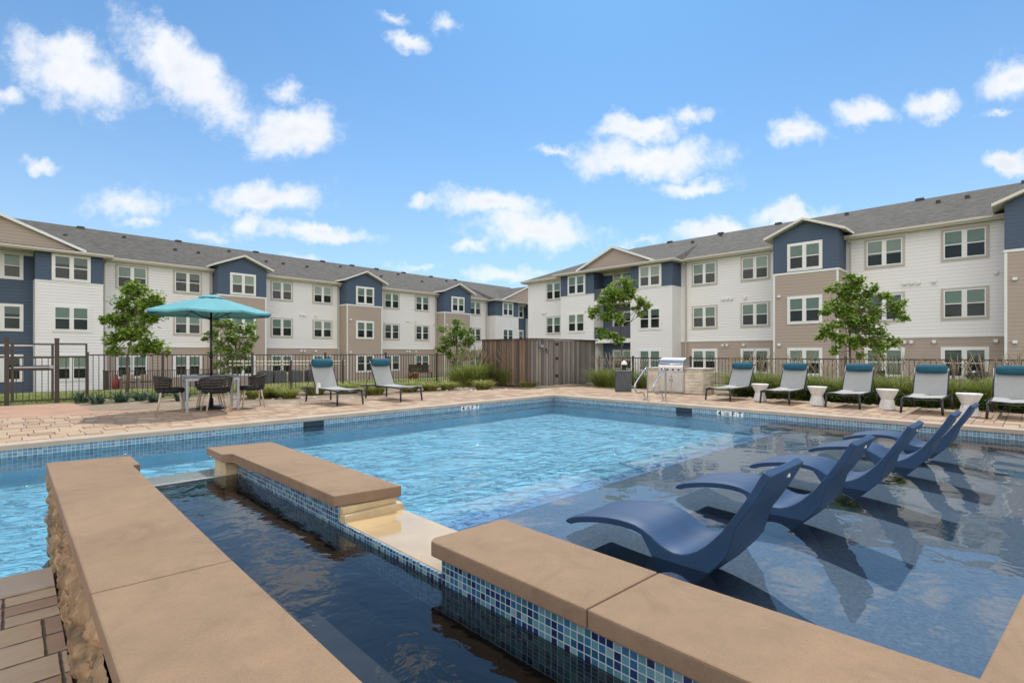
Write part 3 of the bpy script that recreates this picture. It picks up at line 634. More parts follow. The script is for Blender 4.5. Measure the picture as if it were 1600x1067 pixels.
LPOS = [(3.13, 1.47, 0, 'navy moulded lounger nearest the camera, full side seen behind the mosaic wall'),
        (4.68, 1.37, -1, 'navy lounger second nearest, its seat behind the nearest lounger\'s backrest'),
        (6.15, 1.22, -1, 'middle navy lounger of the five on the shallow ledge'),
        (7.73, 1.05, -1.5, 'navy lounger fourth from the camera, next to the farthest one'),
        (9.2, .98, -2, 'farthest navy lounger, by the tiled pool edge and the chaises')]
for i, (x, y, a, lab) in enumerate(LPOS):
    if i == 0: ll.location = (x, y, WZ); ll.rotation_euler = (0, 0, R(a)); ll['label'] = lab
    else: dup(ll, (x, y, WZ), R(a), lab)

# ------------------------------------------------------------------ deck chaises
def chaise():
    root = thing('chaise_longue', '', 'chaise', (0, 0, 0), 0, 'sling chaises standing on the deck')
    # local: foot at y=0, head towards +y, width along x centred
    W = .66; hw = W/2
    f = MB()
    rail = [(0, .33), (.25, .345), (.9, .355), (1.35, .36), (1.95, .33)]
    for sx in (-1, 1): f.tube([(sx*(hw-.02), y, z) for y, z in rail], .021, 8)
    for y in (.03, 1.2): f.tube([(-hw+.02, y, .315), (hw-.02, y, .315)], .016, 6)
    f.tube([(-hw+.02, 1.93, .33), (hw-.02, 1.93, .33)], .018, 6)
    f.build('frame', M['chaise_metal'], root)
    for (sx, y) in ((-1, .04), (1, .04), (-1, 1.62), (1, 1.62)):
        l = MB(); l.tube([(sx*(hw-.015), y, .34), (sx*(hw+.005), y+(.03 if y > 1 else -.03), .0)], [.026, .021], 8); l.build('leg', M['chaise_metal'], root)
    s = MB(); n = 10; vs = []; L_ = []
    for i in range(n+1):
        y = .04+1.16*i/n; z = .372-.03*math.sin(math.pi*min(1, i/n*1.0))
        L_.append((y, z))
    for (y, z) in L_: vs += [(-hw+.04, y, z+.012), (-.0, y, z-.008), (hw-.04, y, z+.012), (hw-.04, y, z), (0, y, z-.02), (-hw+.04, y, z)]
    s.raw(vs, [(i*6+k, i*6+(k+1) % 6, (i+1)*6+(k+1) % 6, (i+1)*6+k) for i in range(n) for k in range(6)], 0, False)
    s.face([vs[k] for k in range(6)]); s.face([vs[n*6+k] for k in reversed(range(6))]); s.build('seat_sling', M['sling'], root)
    # raised back
    b0, b1 = Vector((0, 1.2, .37)), Vector((0, 1.53, 1.02))
    d = (b1-b0); dn = d.normalized(); pn = Vector((0, -dn.z, dn.y))
    s = MB(); vs = []
    for i in range(9):
        p = b0+d*i/8; sag = -.012
        for xx, o_ in ((-hw+.045, 0), (0, sag), (hw-.045, 0)): vs.append((xx, p.y+pn.y*(o_+.008), p.z+pn.z*(o_+.008)))
        for xx, o_ in ((hw-.045, -.008), (0, sag-.008), (-hw+.045, -.008)): vs.append((xx, p.y+pn.y*(o_), p.z+pn.z*(o_)))
    s.raw(vs, [(i*6+k, i*6+(k+1) % 6, (i+1)*6+(k+1) % 6, (i+1)*6+k) for i in range(8) for k in range(6)], 0, False)
    s.face([vs[k] for k in range(6)]); s.face([vs[48+k] for k in reversed(range(6))]); s.build('back_sling', M['sling'], root)
    s = MB()
    for sx in (-1, 1):
        s.tube([(sx*(hw-.035), b0.y, b0.z), (sx*(hw-.035), b1.y, b1.z)], .016, 6)
        s.tube([(sx*(hw-.06), 1.42, .80), (sx*(hw-.06), 1.75, .36)], .009, 6)
    s.tube([(-hw+.035, b1.y, b1.z), (hw-.035, b1.y, b1.z)], .016, 6)
    s.build('back_frame', M['chaise_metal'], root)
    # rolled pillow over the top
    s = MB(); c = b1+pn*.065-dn*.07; n = 16; xs = [-.27, -.265, -.24, -.12, 0, .12, .24, .265, .27]; rs = [.03, .075, .094, .101, .10, .101, .094, .075, .03]; vs = []
    for x_, r_ in zip(xs, rs):
        for k in range(n):
            a = 2*math.pi*k/n; q = c+(dn*math.cos(a)*1.12+pn*math.sin(a)*.85)*r_; vs.append((x_, q.y, q.z))
    fs = [(i*n+k, i*n+(k+1) % n, (i+1)*n+(k+1) % n, (i+1)*n+k) for i in range(len(xs)-1) for k in range(n)]
    s.raw(vs, fs, 0, True); s.face(vs[:n]); s.face(vs[-n:][::-1])
    p = s.build('pillow', M['teal'], root)
    s = MB()
    for sx in (-.18, .18): s.box(sx-.02, sx+.02, -.004, .004, -.0, .16, 0, Matrix.Translation(b1-pn*.024-dn*.16) @ Matrix.Rotation(math.atan2(-d.y, d.z), 4, 'X'))
    s.build('strap', M['teal'], p)
    return root
ch = chaise()
CH = [((5.77, 11.42, .004), R(2), 'grey sling chaise with teal pillow, nearer the umbrella table'),
      ((7.4, 11.3, .004), R(3), 'grey sling chaise with teal pillow, nearer the wooden enclosure'),
      ((13.2, 5.83, .004), R(-93), 'grey chaise standing right beside the stone grill counter'),
      ((13.27, 4.46, .004), R(-91), 'grey chaise second from the grill counter'),
      ((13.33, 3.05, .004), R(-91), 'grey chaise in front of the right-hand tree, middle of the row of five'),
      ((13.15, 1.63, .004), R(-90), 'grey chaise in front of the right-hand fence post, second from the frame edge'),
      ((13.05, .32, .004), R(-90), 'grey chaise cut by the right edge of the photo')]
for i, (p, a, lab) in enumerate(CH):
    if i == 0: ch.location = p; ch.rotation_euler = (0, 0, a); ch['label'] = lab
    else: dup(ch, p, a, lab, scale=(1, 1, .90) if p[0] > 10 else None)
# towel over the first chaise's rail
b = MB(); b.bbox(-.02, .03, -.06, .06, .36, .50, .015); b.bbox(-.045, -.02, -.06, .06, .24, .43, .01)
t = b.build('towel', M['trim_white']); t.location = (5.44, 12.45, 0); tag(t, 'small white towel over the frame rail of the chaise by the umbrella table', 'towel')

# side tables
def side_table():
    root = thing('side_table', '', 'side table', (0, 0, 0), 0, 'waisted white side tables between the chaises')
    s = MB(); s.lathe([(.165, 0), (.17, .01), (.12, .235), (.115, .25)], 8, sm=False); s.build('base', M['white_concrete'], root)
    s = MB(); s.lathe([(.118, .25), (.122, .262), (.195, .44), (.205, .455), (.205, .475), (.198, .48)], 24, sm=True); s.build('top', M['white_concrete'], root)
    return root
st = side_table()
for i, (x, y, lab) in enumerate([(13.9, 5.02, 'white side table beside the chaise nearest the grill counter'), (13.75, 3.66, 'white side table left of the middle chaise of the row'),
                                 (13.8, 2.3, 'white side table between the tree chaise and the fence post chaise'), (13.5, .93, 'white side table behind the farthest pool lounger\'s backrest')]):
    if i == 0: st.location = (x, y, .004); st['label'] = lab
    else: dup(st, (x, y, .004), .3*i, lab)
for o_ in bpy.data.objects:
    if o_.name.startswith('side_table'): o_.scale = (1, 1, .92)

# ------------------------------------------------------------------ umbrella, dining table, chairs
UC = Vector((3.17, 12.85, .004))
def umbrella():
    root = thing('patio_umbrella', 'turquoise patio umbrella on a black pole, standing over the dining table', 'umbrella', UC, R(12))
    s = MB(); s.tube([(0, 0, .03), (0, 0, 2.48)], .022, 10); p = s.build('pole', M['black_metal'], root)
    s = MB(); s.tube([(0, 0, 1.12), (0, 0, 1.24)], .034, 10); s.tube([(0, 0, 1.18), (.07, 0, 1.18), (.07, 0, 1.12)], .009, 6); s.build('crank', M['black_metal'], p)
    s = MB(); s.lathe([(.30, 0), (.30, .035), (.26, .055), (.05, .06), (.045, .22), (.03, .24)], 24); s.build('base', M['black_metal'], root)
    n = 8; R0 = 1.25; s = MB()
    def pt(r, k, m_=4, sag=0): 
        a = math.pi*2*k/(n*m_); c = math.cos(math.pi/n)/math.cos((a % (2*math.pi/n))-math.pi/n)
        q = abs(((k/m_) % 1)-.5)*2
        return (r*c*math.cos(a), r*c*math.sin(a), 2.50-.37*(r/R0)**1.12-.03*(1-q)*(r/R0))
    rings = [.16, .45, .8, 1.1, R0]; vs = []
    for r in rings: vs += [pt(r, k) for k in range(32)]
    vs += [(x_, y_, z_-.04) for x_, y_, z_ in [pt(R0, k) for k in range(32)]]
    fs = [(i*32+k, i*32+(k+1) % 32, (i+1)*32+(k+1) % 32, (i+1)*32+k) for i in range(len(rings)) for k in range(32)]
    s.raw(vs, fs, 0, False); cn = s.build('canopy', M['canopy'], root)
    sm_ = cn.modifiers.new('thickness', 'SOLIDIFY'); sm_.thickness = .004
    s = MB(); s.lathe([(.25, 2.455), (.24, 2.475), (.13, 2.515), (.02, 2.535)], 16, sm=False, cap=False); v = s.build('vent_cap', M['canopy'], cn); v.modifiers.new('thickness', 'SOLIDIFY').thickness = .004
    s = MB(); s.lathe([(.012, 2.53), (.02, 2.55), (.004, 2.575)], 8); s.build('finial', M['black_metal'], cn)
    for k in range(n):
        a = 2*math.pi*k/n; s = MB(); s.tube([(.03*math.cos(a), .03*math.sin(a), 2.465), (R0*.97*math.cos(a), R0*.97*math.sin(a), 2.10)], .008, 6); s.tube([(.03*math.cos(a), .03*math.sin(a), 1.98), (.7*math.cos(a), .7*math.sin(a), 2.275)], .007, 6); s.build('rib', M['black_metal'], root)
umbrella()
def table():
    root = thing('dining_table', 'square grey metal table under the turquoise umbrella', 'table', (3.12, 12.68, .004), R(-8))
    s = MB(); s.bbox(-.52, .52, -.52, .52, .715, .74, .006); s.build('tabletop', M['table_top'], root)
    s = MB()
    for (a, b_, c, d) in ((-.49, .49, -.50, -.46), (-.49, .49, .46, .50), (-.50, -.46, -.459, .459), (.46, .50, -.459, .459)): s.box(a, b_, c, d, .655, .714)
    s.build('apron', M['grey_metal'], root)
    for sx in (-1, 1):
        for sy in (-1, 1): s = MB(); s.bbox(sx*.47-.024, sx*.47+.024, sy*.47-.024, sy*.47+.024, 0, .654, .004); s.build('leg', M['grey_metal'], root)
table()
def dining_chair():
    root = thing('dining_chair', '', 'chair', (0, 0, 0), 0, 'strap-back chairs around the umbrella table')
    for sx, sy in ((-1, -1), (1, -1), (-1, 1), (1, 1)):
        s = MB(); s.tube([(sx*.17, sy*.16, .42), (sx*.235, sy*.23, 0)], [.021, .014], 8); s.build('leg', M['pale_wood'], root)
    s = MB(); bm = bmesh.new(); bmesh.ops.create_cone(bm, cap_ends=True, segments=24, radius1=.255, radius2=.27, depth=.10)
    for v in bm.verts: v.co.z += .445
    bmesh.ops.bevel(bm, geom=[e for e in bm.edges if abs(e.verts[0].co.z-e.verts[1].co.z) < .01], offset=.02, segments=2, affect='EDGES'); s.frombm(bm, sm=True); s.build('seat', M['cushion'], root)
    # barrel back, opening towards +y: straps and staves
    s = MB()
    def arc(r, z, a0=200, a1=340, drop=0):
        pts = []
        for k in range(15):
            a = R(a0+(a1-a0)*k/14); q = abs(k/14-.5)*2; pts.append((r*math.cos(a), r*math.sin(a), z-drop*q*q))
        return pts
    def strap(r, z, h, a0, a1, drop=0):
        A = arc(r, z, a0, a1, drop)
        for i in range(14):
            (x0, y0, z0), (x1, y1, z1) = A[i], A[i+1]; k_ = .96
            s.raw([(x0, y0, z0), (x1, y1, z1), (x1, y1, z1+h), (x0, y0, z0+h), (x0*k_, y0*k_, z0), (x1*k_, y1*k_, z1), (x1*k_, y1*k_, z1+h), (x0*k_, y0*k_, z0+h)],
                  [(0, 1, 2, 3), (5, 4, 7, 6), (3, 2, 6, 7), (1, 0, 4, 5)], 0, True)
    for z, h, r, dr in ((.50, .045, .275, .0), (.56, .04, .283, .0), (.615, .04, .29, .005), (.67, .04, .296, .02)): strap(r, z, h, 175, 365, dr)
    s.build('strap_back', M['wicker'], root)
    s = MB(); s.tube(arc(.302, .745, 175, 365, .07), .017, 8)
    for k in range(9):
        a = R(185+170*k/8); q = abs(k/8-.5)*2
        s.tube([(.262*math.cos(a), .262*math.sin(a), .45), (.300*math.cos(a), .300*math.sin(a), .745-.07*q*q)], .010, 6)
    s.build('back_frame', M['wicker'], root)
    return root
dc = dining_chair()
for i, (x, y, a, lab) in enumerate([(3.08, 12.10, 0, 'dark strap-back chair on the pool side of the umbrella table'), (2.40, 12.85, -100, 'dark strap-back chair at the left end of the umbrella table'),
                                    (3.92, 12.55, 82, 'dark strap-back chair at the right end of the umbrella table'), (3.25, 13.30, 172, 'dark strap-back chair behind the umbrella pole')]):
    if i == 0: dc.location = (x, y, .004); dc.rotation_euler = (0, 0, R(a)); dc['label'] = lab
    else: dup(dc, (x, y, .004), R(a), lab)

# ------------------------------------------------------------------ pool handrails
def smooth(pts, it=2):
    P = [Vector(p) for p in pts]
    for _ in range(it):
        Q = [P[0]]
        for a, b_ in zip(P[:-1], P[1:]): Q += [a.lerp(b_, .25), a.lerp(b_, .75)]
        Q.append(P[-1]); P = Q
    return P
def handrail():
    root = thing('pool_handrail', '', 'handrail', (0, 0, 0), 0, 'figure-four handrails at the pool steps')
    s = MB(); s.tube(smooth([(.08, 0, 0), (.08, 0, .40), (.08, 0, .78), (.02, 0, .86), (-.14, 0, .76), (-.50, 0, .50), (-.60, 0, .40), (-.52, 0, .22), (-.36, 0, .20), (-.18, 0, .22), (-.08, 0, .14), (-.06, 0, 0)], 3), .021, 10); s.build('tube', M['chrome'], root)
    for x_ in (.08, -.06): s = MB(); s.lathe([(.045, .003), (.045, .012), (.026, .022)], 16, c=(x_, 0)); s.build('flange', M['chrome'], root)
    return root
hr = handrail(); hr.location = (12.0, 7.22, .006); hr['label'] = 'bent steel pool handrail nearer the charcoal bin'; hr.rotation_euler = (0, 0, R(2))
dup(hr, (12.05, 6.72, .006), R(2), 'bent steel pool handrail in front of the grill')

# ------------------------------------------------------------------ bin, grill, counter
b = MB(); 
root = thing('litter_bin', 'charcoal square bin standing on the deck left of the handrails', 'bin', (14.45, 9.55, .004), R(38))
b.bbox(-.25, .25, -.25, .25, 0, .62, .015); 
for k in range(4):
    a = Matrix.Rotation(k*math.pi/2, 4, 'Z')
    b.box(-.19, .19, -.256, -.2501, .06, .56, 0, a)
b.build('body', M['bin'], root)
b = MB(); b.bbox(-.27, .27, -.27, .27, .622, .665, .01); b.lathe([(.14, .6655), (.12, .672)], 20); b.build('lid', M['bin'], root)
root = thing('bollard_light', 'black post light with white dome, behind the charcoal bin', 'light', (15.65, 10.3, -.03))
b = MB(); b.tube([(0, 0, 0), (0, 0, .86)], .075, 14); b.build('post', M['black_metal'], root)
b = MB(); b.lathe([(.11, .862), (.115, .89), (.09, .96), (.04, 1.0), (.01, 1.01)], 16); b.build('dome', M['trim_white'], root)

gy0, gy1 = 7.1, 8.9
root = thing('grill_counter', 'pale stone counter holding the gas grill, behind the handrails', 'counter', (15.35, 8.0, .0))
b = MB(); rx = random.Random(3)
for side in range(3):
    z = 0.0; 
    while z < .72:
        h = rx.uniform(.07, .13); h = min(h, .735-z)
        if side == 0: a, e = gy0-8.0, gy1-8.0
        else: a, e = -.40, .40
        x = a
        while x < e-.01:
            l = rx.uniform(.16, .42); x2 = min(x+l, e)
            if e-x2 < .1: x2 = e
            d = rx.uniform(0, .02)
            if side == 0:
                if not (x < .46 and x2 > -.38 and False): b.bbox(-.40-d, -.34, x+.003, x2-.003, z+.003, z+h-.003, .006)
            elif side == 1: b.bbox(x+.003, x2-.003, gy0-8.0-.03-d, gy0-8.0+.04, z+.003, z+h-.003, .006)
            else: b.bbox(x+.003, x2-.003, gy1-8.0-.04, gy1-8.0+.03+d, z+.003, z+h-.003, .006)
            x = x2
        z += h
b.box(-.35, .40, gy0-8+.03, gy1-8-.03, 0, .735)
b.build('stone_body', M['white_concrete'], root)
# recolour towards cream by its own material
M['cream_ledger'] = simple('cream_ledger_stone', (.66, .57, .44), .85, var=.22, scale=4, bump=.5, bscale=30)
root.children[0].data.materials[0] = M['cream_ledger']
b = MB(); b.bbox(-.45, .46, gy0-8-.08, -.38, .737, .785, .006); b.bbox(-.45, .46, .46, gy1-8+.06, .737, .785, .006); b.bbox(.28, .46, -.379, .459, .737, .785, .006); b.build('countertop', M['trim_beige'], root)
root = thing('gas_grill', 'stainless gas grill with closed hood set in the stone counter', 'grill', (15.0, 8.0, .0))
b = MB(); b.bbox(-.13, .28, -.37, .45, .02, .66, .006); b.build('cabinet', M['steel'], root)
for s_ in (0, 1):
    y0, y1 = (-.35, .035) if s_ == 0 else (.045, .43)
    b = MB(); b.bbox(-.150, -.131, y0, y1, .05, .60, .004); d = b.build('door', M['steel'], root)
    b = MB(); yy = y1-.04 if s_ == 0 else y0+.04; b.tube([(-.17, yy, .36), (-.17, yy, .50)], .008, 6); b.build('handle', M['chrome'], d)
b = MB(); b.bbox(-.20, .28, -.38, .46, .662, .80, .006); pn_ = b.build('control_panel', M['steel'], root)
for k in range(4):
    b = MB(); y_ = -.24+.19*k; b.tube([(-.202, y_, .73), (-.235, y_, .73)], .026, 14); b.build('knob', M['black_metal'], pn_)
b = MB(); pr = []
for k in range(9): a = R(180-90*k/8*1.3); pr.append((.10+.30*math.cos(a)*1.0, .802+.30*math.sin(a)))
pr = pr+[(.27, .802)]
vs = [(x_, -.37, z_) for x_, z_ in pr]+[(x_, .45, z_) for x_, z_ in pr]; n = len(pr)
b.raw(vs, [tuple(range(n)), tuple(reversed(range(n, 2*n)))]+[(i, n+i, n+(i+1) % n, (i+1) % n) for i in range(n)]); hd = b.build('hood', M['steel'], root)
b = MB(); b.tube([(-.25, -.30, .90), (-.25, .38, .90)], .014, 8); 
for y_ in (-.29, .37): b.tube([(-.17, y_, .92), (-.25, y_, .90)], .008, 6)
b.build('hood_handle', M['chrome'], hd)

# ------------------------------------------------------------------ cedar enclosure
root = thing('wooden_enclosure', 'weathered cedar plank enclosure standing at the deck corner', 'enclosure', (13.6, 12.97, 0))
def planks(mb, p0, p1, z1, nrm, rr):
    p0, p1 = Vector(p0), Vector(p1); L_ = (p1-p0).length; t = (p1-p0)/L_; x = 0
    while x < L_-.01:
        w = min(.14, L_-x); o_ = rr.uniform(0, .012); a = p0+t*x; c = p0+t*(x+w-.006)
        n_ = Vector((nrm[0], nrm[1]))
        q = [a+n_*o_, c+n_*o_, c+n_*(o_-.03), a+n_*(o_-.03)]
        # consistent winding
        if (q[1]-q[0]).cross(q[2]-q[1]) < 0: q = q[::-1]
        mb.prism([(v.x, v.y) for v in q], .02+rr.uniform(-.01, .01), z1-rr.uniform(.0, .01)); x += w
rr = random.Random(5)
b = MB(); planks(b, (0, 0), (0, 2.7), 1.76, (-1, 0), rr); b.build('side_panel', M['cedar_warm'], root)
b = MB(); planks(b, (.0, -.01), (1.3, -.01), 1.76, (0, -1), rr); b.build('front_panel', M['cedar'], root); b = MB(); planks(b, (3.0, -.01), (3.95, -.01), 1.76, (0, -1), rr); b.build('front_panel', M['cedar'], root)
b = MB(); planks(b, (3.95, 0), (3.95, 2.7), 1.76, (1, 0), rr); planks(b, (0, 2.7), (3.95, 2.7), 1.76, (0, 1), rr); b.build('rear_panel', M['cedar'], root)
b = MB(); planks(b, (1.31, -.02), (2.99, -.02), 1.75, (0, -1), rr); g = b.build('gate', M['cedar'], root)
for z_ in (1.60, 1.05, .38):
    b = MB(); b.box(1.36, 1.50, -.055, -.036, z_-.045, z_+.045); b.box(1.50, 1.9, -.055, -.036, z_-.018, z_+.018) if False else None; b.lathe([(.07, 0), (.07, .02)], 10, c=(0, 0)) if False else None
    b.build('hinge', M['black_metal'], g)
b = MB(); b.box(-.06, 4.0, -.09, .03, 1.762, 1.80); b.box(-.07, .03, .031, 2.75, 1.762, 1.80); b.box(.031, 4.0, 2.66, 2.75, 1.762, 1.80); b.box(3.9, 4.0, .031, 2.659, 1.762, 1.80); b.build('cap_board', M['dark_wood'], root)
b = MB(); b.bbox(.42, .58, -.16, -.03, 1.46, 1.56, .02); b.build('lamp', M['grey_metal'], root)
b = MB(); b.tube([(.78, -.04, 1.42), (.78, -.10, 1.40), (.82, -.10, 1.25)], .022, 6); b.build('latch', M['black_metal'], root)

# ------------------------------------------------------------------ pool fences and gate
def fence(label, pts, ztop, zbot, horizontal='X', name='metal_fence'):
    root = thing(name, label, 'fence', (pts[0][0], pts[0][1], 0), 0, 'metal picket fences around the pool')
    o0 = Vector(pts[0])
    for i, p in enumerate(pts):
        x, y = Vector(p)-o0; b = MB(); b.box(x-.03, x+.03, y-.03, y+.03, zbot-.05, ztop+.03); b.box(x-.036, x+.036, y-.036, y+.036, ztop+.031, ztop+.06); b.build('post', M['bronze'], root)
    for a, c in zip(pts[:-1], pts[1:]):
        a, c = Vector(a)-o0, Vector(c)-o0; L_ = (c-a).length; t = (c-a)/L_; ang = math.atan2(t.y, t.x); mt = Matrix.Translation((a.x, a.y, 0)) @ Matrix.Rotation(ang, 4, 'Z')
        b = MB(); b.box(.031, L_-.031, -.016, .016, ztop-.035, ztop, 0, mt); b.box(.031, L_-.031, -.014, .014, zbot+.08, zbot+.11, 0, mt)
        n = int(L_/.115)
        for k in range(1, n): x = L_*k/n; b.box(x-.008, x+.008, -.008, .008, zbot+.111, ztop-.036, 0, mt)
        b.build('picket_panel', M['bronze'], root)
    return root
YF, XF, SP = 17.8, 17.8, 2.44
fence('dark metal picket fence running behind the umbrella table and two chaises', [(1.44, YF)]+[(3.14+SP*k, YF) for k in range(0, 7)], 1.21, -.08)
fence('dark metal picket fence running behind the grill and the row of five chaises', [(XF, 12.95)]+[(XF, 11.3-SP*k) for k in range(0, 8)], 1.08, -.05)
# gate section
root = thing('metal_gate', 'tall dark metal gate with a pale horizontal push bar, at the left edge', 'gate', (0, YF, 0))
for x_ in (-2.5, -.1, .83):
    b = MB(); b.box(x_-.045, x_+.045, -.045, .045, -.1, 1.60); b.box(x_-.052, x_+.052, -.052, .052, 1.601, 1.63); b.build('post', M['bronze'], root)
b = MB(); b.box(1.40, 1.4395, -.04, .04, -.05, 1.50); b.build('end_post', M['bronze'], root)
def panel(x0, x1, zt, nm):
    b = MB(); b.box(x0, x1, -.02, .02, zt-.04, zt); b.box(x0, x1, -.018, .018, zt-.38, zt-.33); b.box(x0, x1, -.018, .018, .02, .06)
    n = max(3, int((x1-x0)/.115))
    for k in range(1, n): x = x0+(x1-x0)*k/n; b.box(x-.008, x+.008, -.008, .008, .061, zt-.381)
    return b.build(nm, M['bronze'], root)
panel(-2.45, -.15, 1.50, 'side_panel'); panel(.88, 1.399, 1.50, 'side_panel')
g = panel(-.05, .78, 1.49, 'gate_leaf')
b = MB(); b.box(-.03, .03, -.025, .025, .02, 1.45, 0, Matrix.Translation((-.0, 0, 0))); b.box(.72, .77, -.025, .025, .02, 1.45); b.build('leaf_stile', M['bronze'], g)
b = MB(); b.box(.03, .72, -.06, -.026, .80, .93); b.build('push_plate', M['bronze'], g)
b = MB(); b.bbox(.02, .72, -.10, -.061, .86, .905, .008); b.bbox(.68, .76, -.12, -.061, .84, .93, .01); b.build('push_bar', M['grey_metal'], g)
root.children[-1]

# cream pipe rail beyond the fence
root = thing('double_rail', 'cream double rail standing behind the chaises on the lawn side of the fence', 'rail', (6.0, 18.6, -.08))
for z_ in (1.05, .93):
    b = MB(); b.tube([(-.9, 0, z_), (3.15, 0, z_-.03)], .028, 8); b.build('bar', M['cream_rail'], root)
for x_ in (-.8, 1.1, 3.05):
    b = MB(); b.box(x_-.025, x_+.025, -.062, -.03, -.2, 1.08); b.build('post', M['bronze'], root)

# ------------------------------------------------------------------ pool wall fittings
for (u, v, lab, word) in ((735, 636.5, 'white depth marker tiles in the far left pool edge, by the chaises', '4 1/2 FT'), (1140, 648.5, 'white depth marker tiles in the right pool edge, near the grill side chaise', '5 FT IN')):
    left = u < 900
    if left:
        rx_, ry_ = ray(u); k = 9.55/(ry_-.04*rx_); p = Vector((rx_*k, ry_*k)); root = thing('depth_marker', lab, 'marker', (p.x, farY(p.x)+.02, -.12), R(2.3), 'depth markers in the waterline tile')
    else:
        rx_, ry_ = ray(u); k = (PX1)/rx_; p = Vector((rx_*k, ry_*k)); root = thing('depth_marker', lab, 'marker', (PX1+.02, p.y, -.12), R(-90), 'depth markers in the waterline tile')
    chars = ['4', '1/2', 'F', 'T'] if left else ['4', '1/2', 'F', 'T']
    for i, c in enumerate(chars):
        w = .15; x0 = (i-2)*w
        b = MB(); b.bbox(x0+.004, x0+w-.004, -.012, .0, -.072, .056, .003); tl = b.build('tile', M['tile_white'], root)
        cu = bpy.data.curves.new('character', 'FONT'); cu.body = c; cu.size = .15 if len(c) == 1 else .085; cu.extrude = .001; cu.align_x = 'CENTER'; cu.align_y = 'CENTER'; cu.offset = .004
        to = bpy.data.objects.new('character', cu); COL.objects.link(to)
        me = bpy.data.meshes.new_from_object(to.evaluated_get(bpy.context.evaluated_depsgraph_get())); bpy.data.objects.remove(to)
        me.transform(Matrix.Translation((x0+w/2, -.014, -.008)) @ Matrix.Rotation(R(90), 4, 'X')); me.materials.clear(); me.materials.append(M['ink'])
        co = bpy.data.objects.new('character', me); COL.objects.link(co); co.parent = tl
rx_, ry_ = ray(491); k = 9.55/(ry_-.04*rx_); px_ = rx_*k
b = MB(); b.box(-.20, .20, -.004, .03, -.11, .085); b.box(-.18, .18, -.010, -.005, -.08, .05); o_ = b.build('skimmer_opening', M['skimmer']); o_.location = (px_, farY(px_)+.022, -.16); o_.rotation_euler = (0, 0, R(2.3)); tag(o_, 'dark skimmer opening in the tiled pool edge in front of the left chaises', 'skimmer', 'skimmers in the pool edge')
rx_, ry_ = ray(1068); k = PX1/rx_
b = MB(); b.box(-.20, .20, -.004, .03, -.11, .085); b.box(-.18, .18, -.010, -.005, -.08, .05); o_ = b.build('skimmer_opening', M['skimmer']); o_.location = (PX1+.02, ry_*k, -.16); o_.rotation_euler = (0, 0, R(-90)); tag(o_, 'dark skimmer opening in the pool edge just right of the handrails', 'skimmer', 'skimmers in the pool edge')

# ------------------------------------------------------------------ apartment buildings
WM = {}
def window_meshes():
    W, H = 1.62, 1.42
    for kind, outer in (('beige', 'trim_beige'), ('white', 'trim_white')):
        b = MB(); t = .11
        x0, x1, z0, z1 = -W/2, W/2, 0, H
        b.box(x0-t, x1+t, -.045, -.001, z1, z1+t, 0); b.box(x0-t, x1+t, -.055, -.001, z0-t, z0, 0)
        b.box(x0-t, x0, -.045, -.001, z0, z1, 0); b.box(x1, x1+t, -.045, -.001, z0, z1, 0)
        f = .055
        for (a, c) in ((x0, -.05), (.05, x1)):
            b.box(a, c, -.07, -.001, z1-f, z1, 1); b.box(a, c, -.07, -.001, z0, z0+f, 1); b.box(a, a+f, -.07, -.001, z0+f, z1-f, 1); b.box(c-f, c, -.07, -.001, z0+f, z1-f, 1)
            b.box(a+f, c-f, -.065, -.02, H/2-.025, H/2+.025, 1)
        b.box(-.05, .05, -.06, -.001, z0, z1, 1)
        WM[kind] = b.mesh('window', [M[outer], M['trim_white']])
    b = MB()
    for (a, c) in ((-W/2+.05, -.1), (.1, W/2-.05)): b.face([(a, -.04, .05), (c, -.04, .05), (c, -.04, H-.05), (a, -.04, H-.05)])
    WM['pane'] = b.mesh('pane', [M['glass']])
    for i, hgt in enumerate((.5, .47, .56, .34, .95)):
        b = MB()
        for (a, c) in ((-W/2+.05, -.1), (.1, W/2-.05)):
            z0 = H-.05-(H-.1)*hgt; n = int((H-.05-z0)/.05)
            vs = []
            for k in range(n+1): z = z0+(H-.05-z0)*k/n; vs += [(a, -.016-(.008 if k % 2 else 0), z), (c, -.016-(.008 if k % 2 else 0), z)]
            b.raw(vs, [(2*k, 2*k+1, 2*k+3, 2*k+2) for k in range(n)])
        WM['blind%d' % i] = b.mesh('blind', [M[('blind', 'blind', 'blind_pale', 'blind_dark', 'blind')[i]]])
    b = MB(); b.face([(-W/2, -.006, 0), (W/2, -.006, 0), (W/2, -.006, H), (-W/2, -.006, H)]); WM['interior'] = b.mesh('interior', [M['interior']])
window_meshes()
wr = random.Random(11)
def add_window(root, s, p, z, kind='beige', floor=1):
    w = bpy.data.objects.new('window', WM[kind]); COL.objects.link(w); w.parent = root; w.location = (s, -p, z)
    bl = wr.choice([0, 0, 1, 2, 3, 0, 1] if floor != 1 else [0, 2, 3, 3, 0, 1, 4])
    for nm, key in (('pane', 'pane'), ('blind', 'blind%d' % bl), ('interior', 'interior')):
        c = bpy.data.objects.new(nm, WM[key]); COL.objects.link(c); c.parent = w
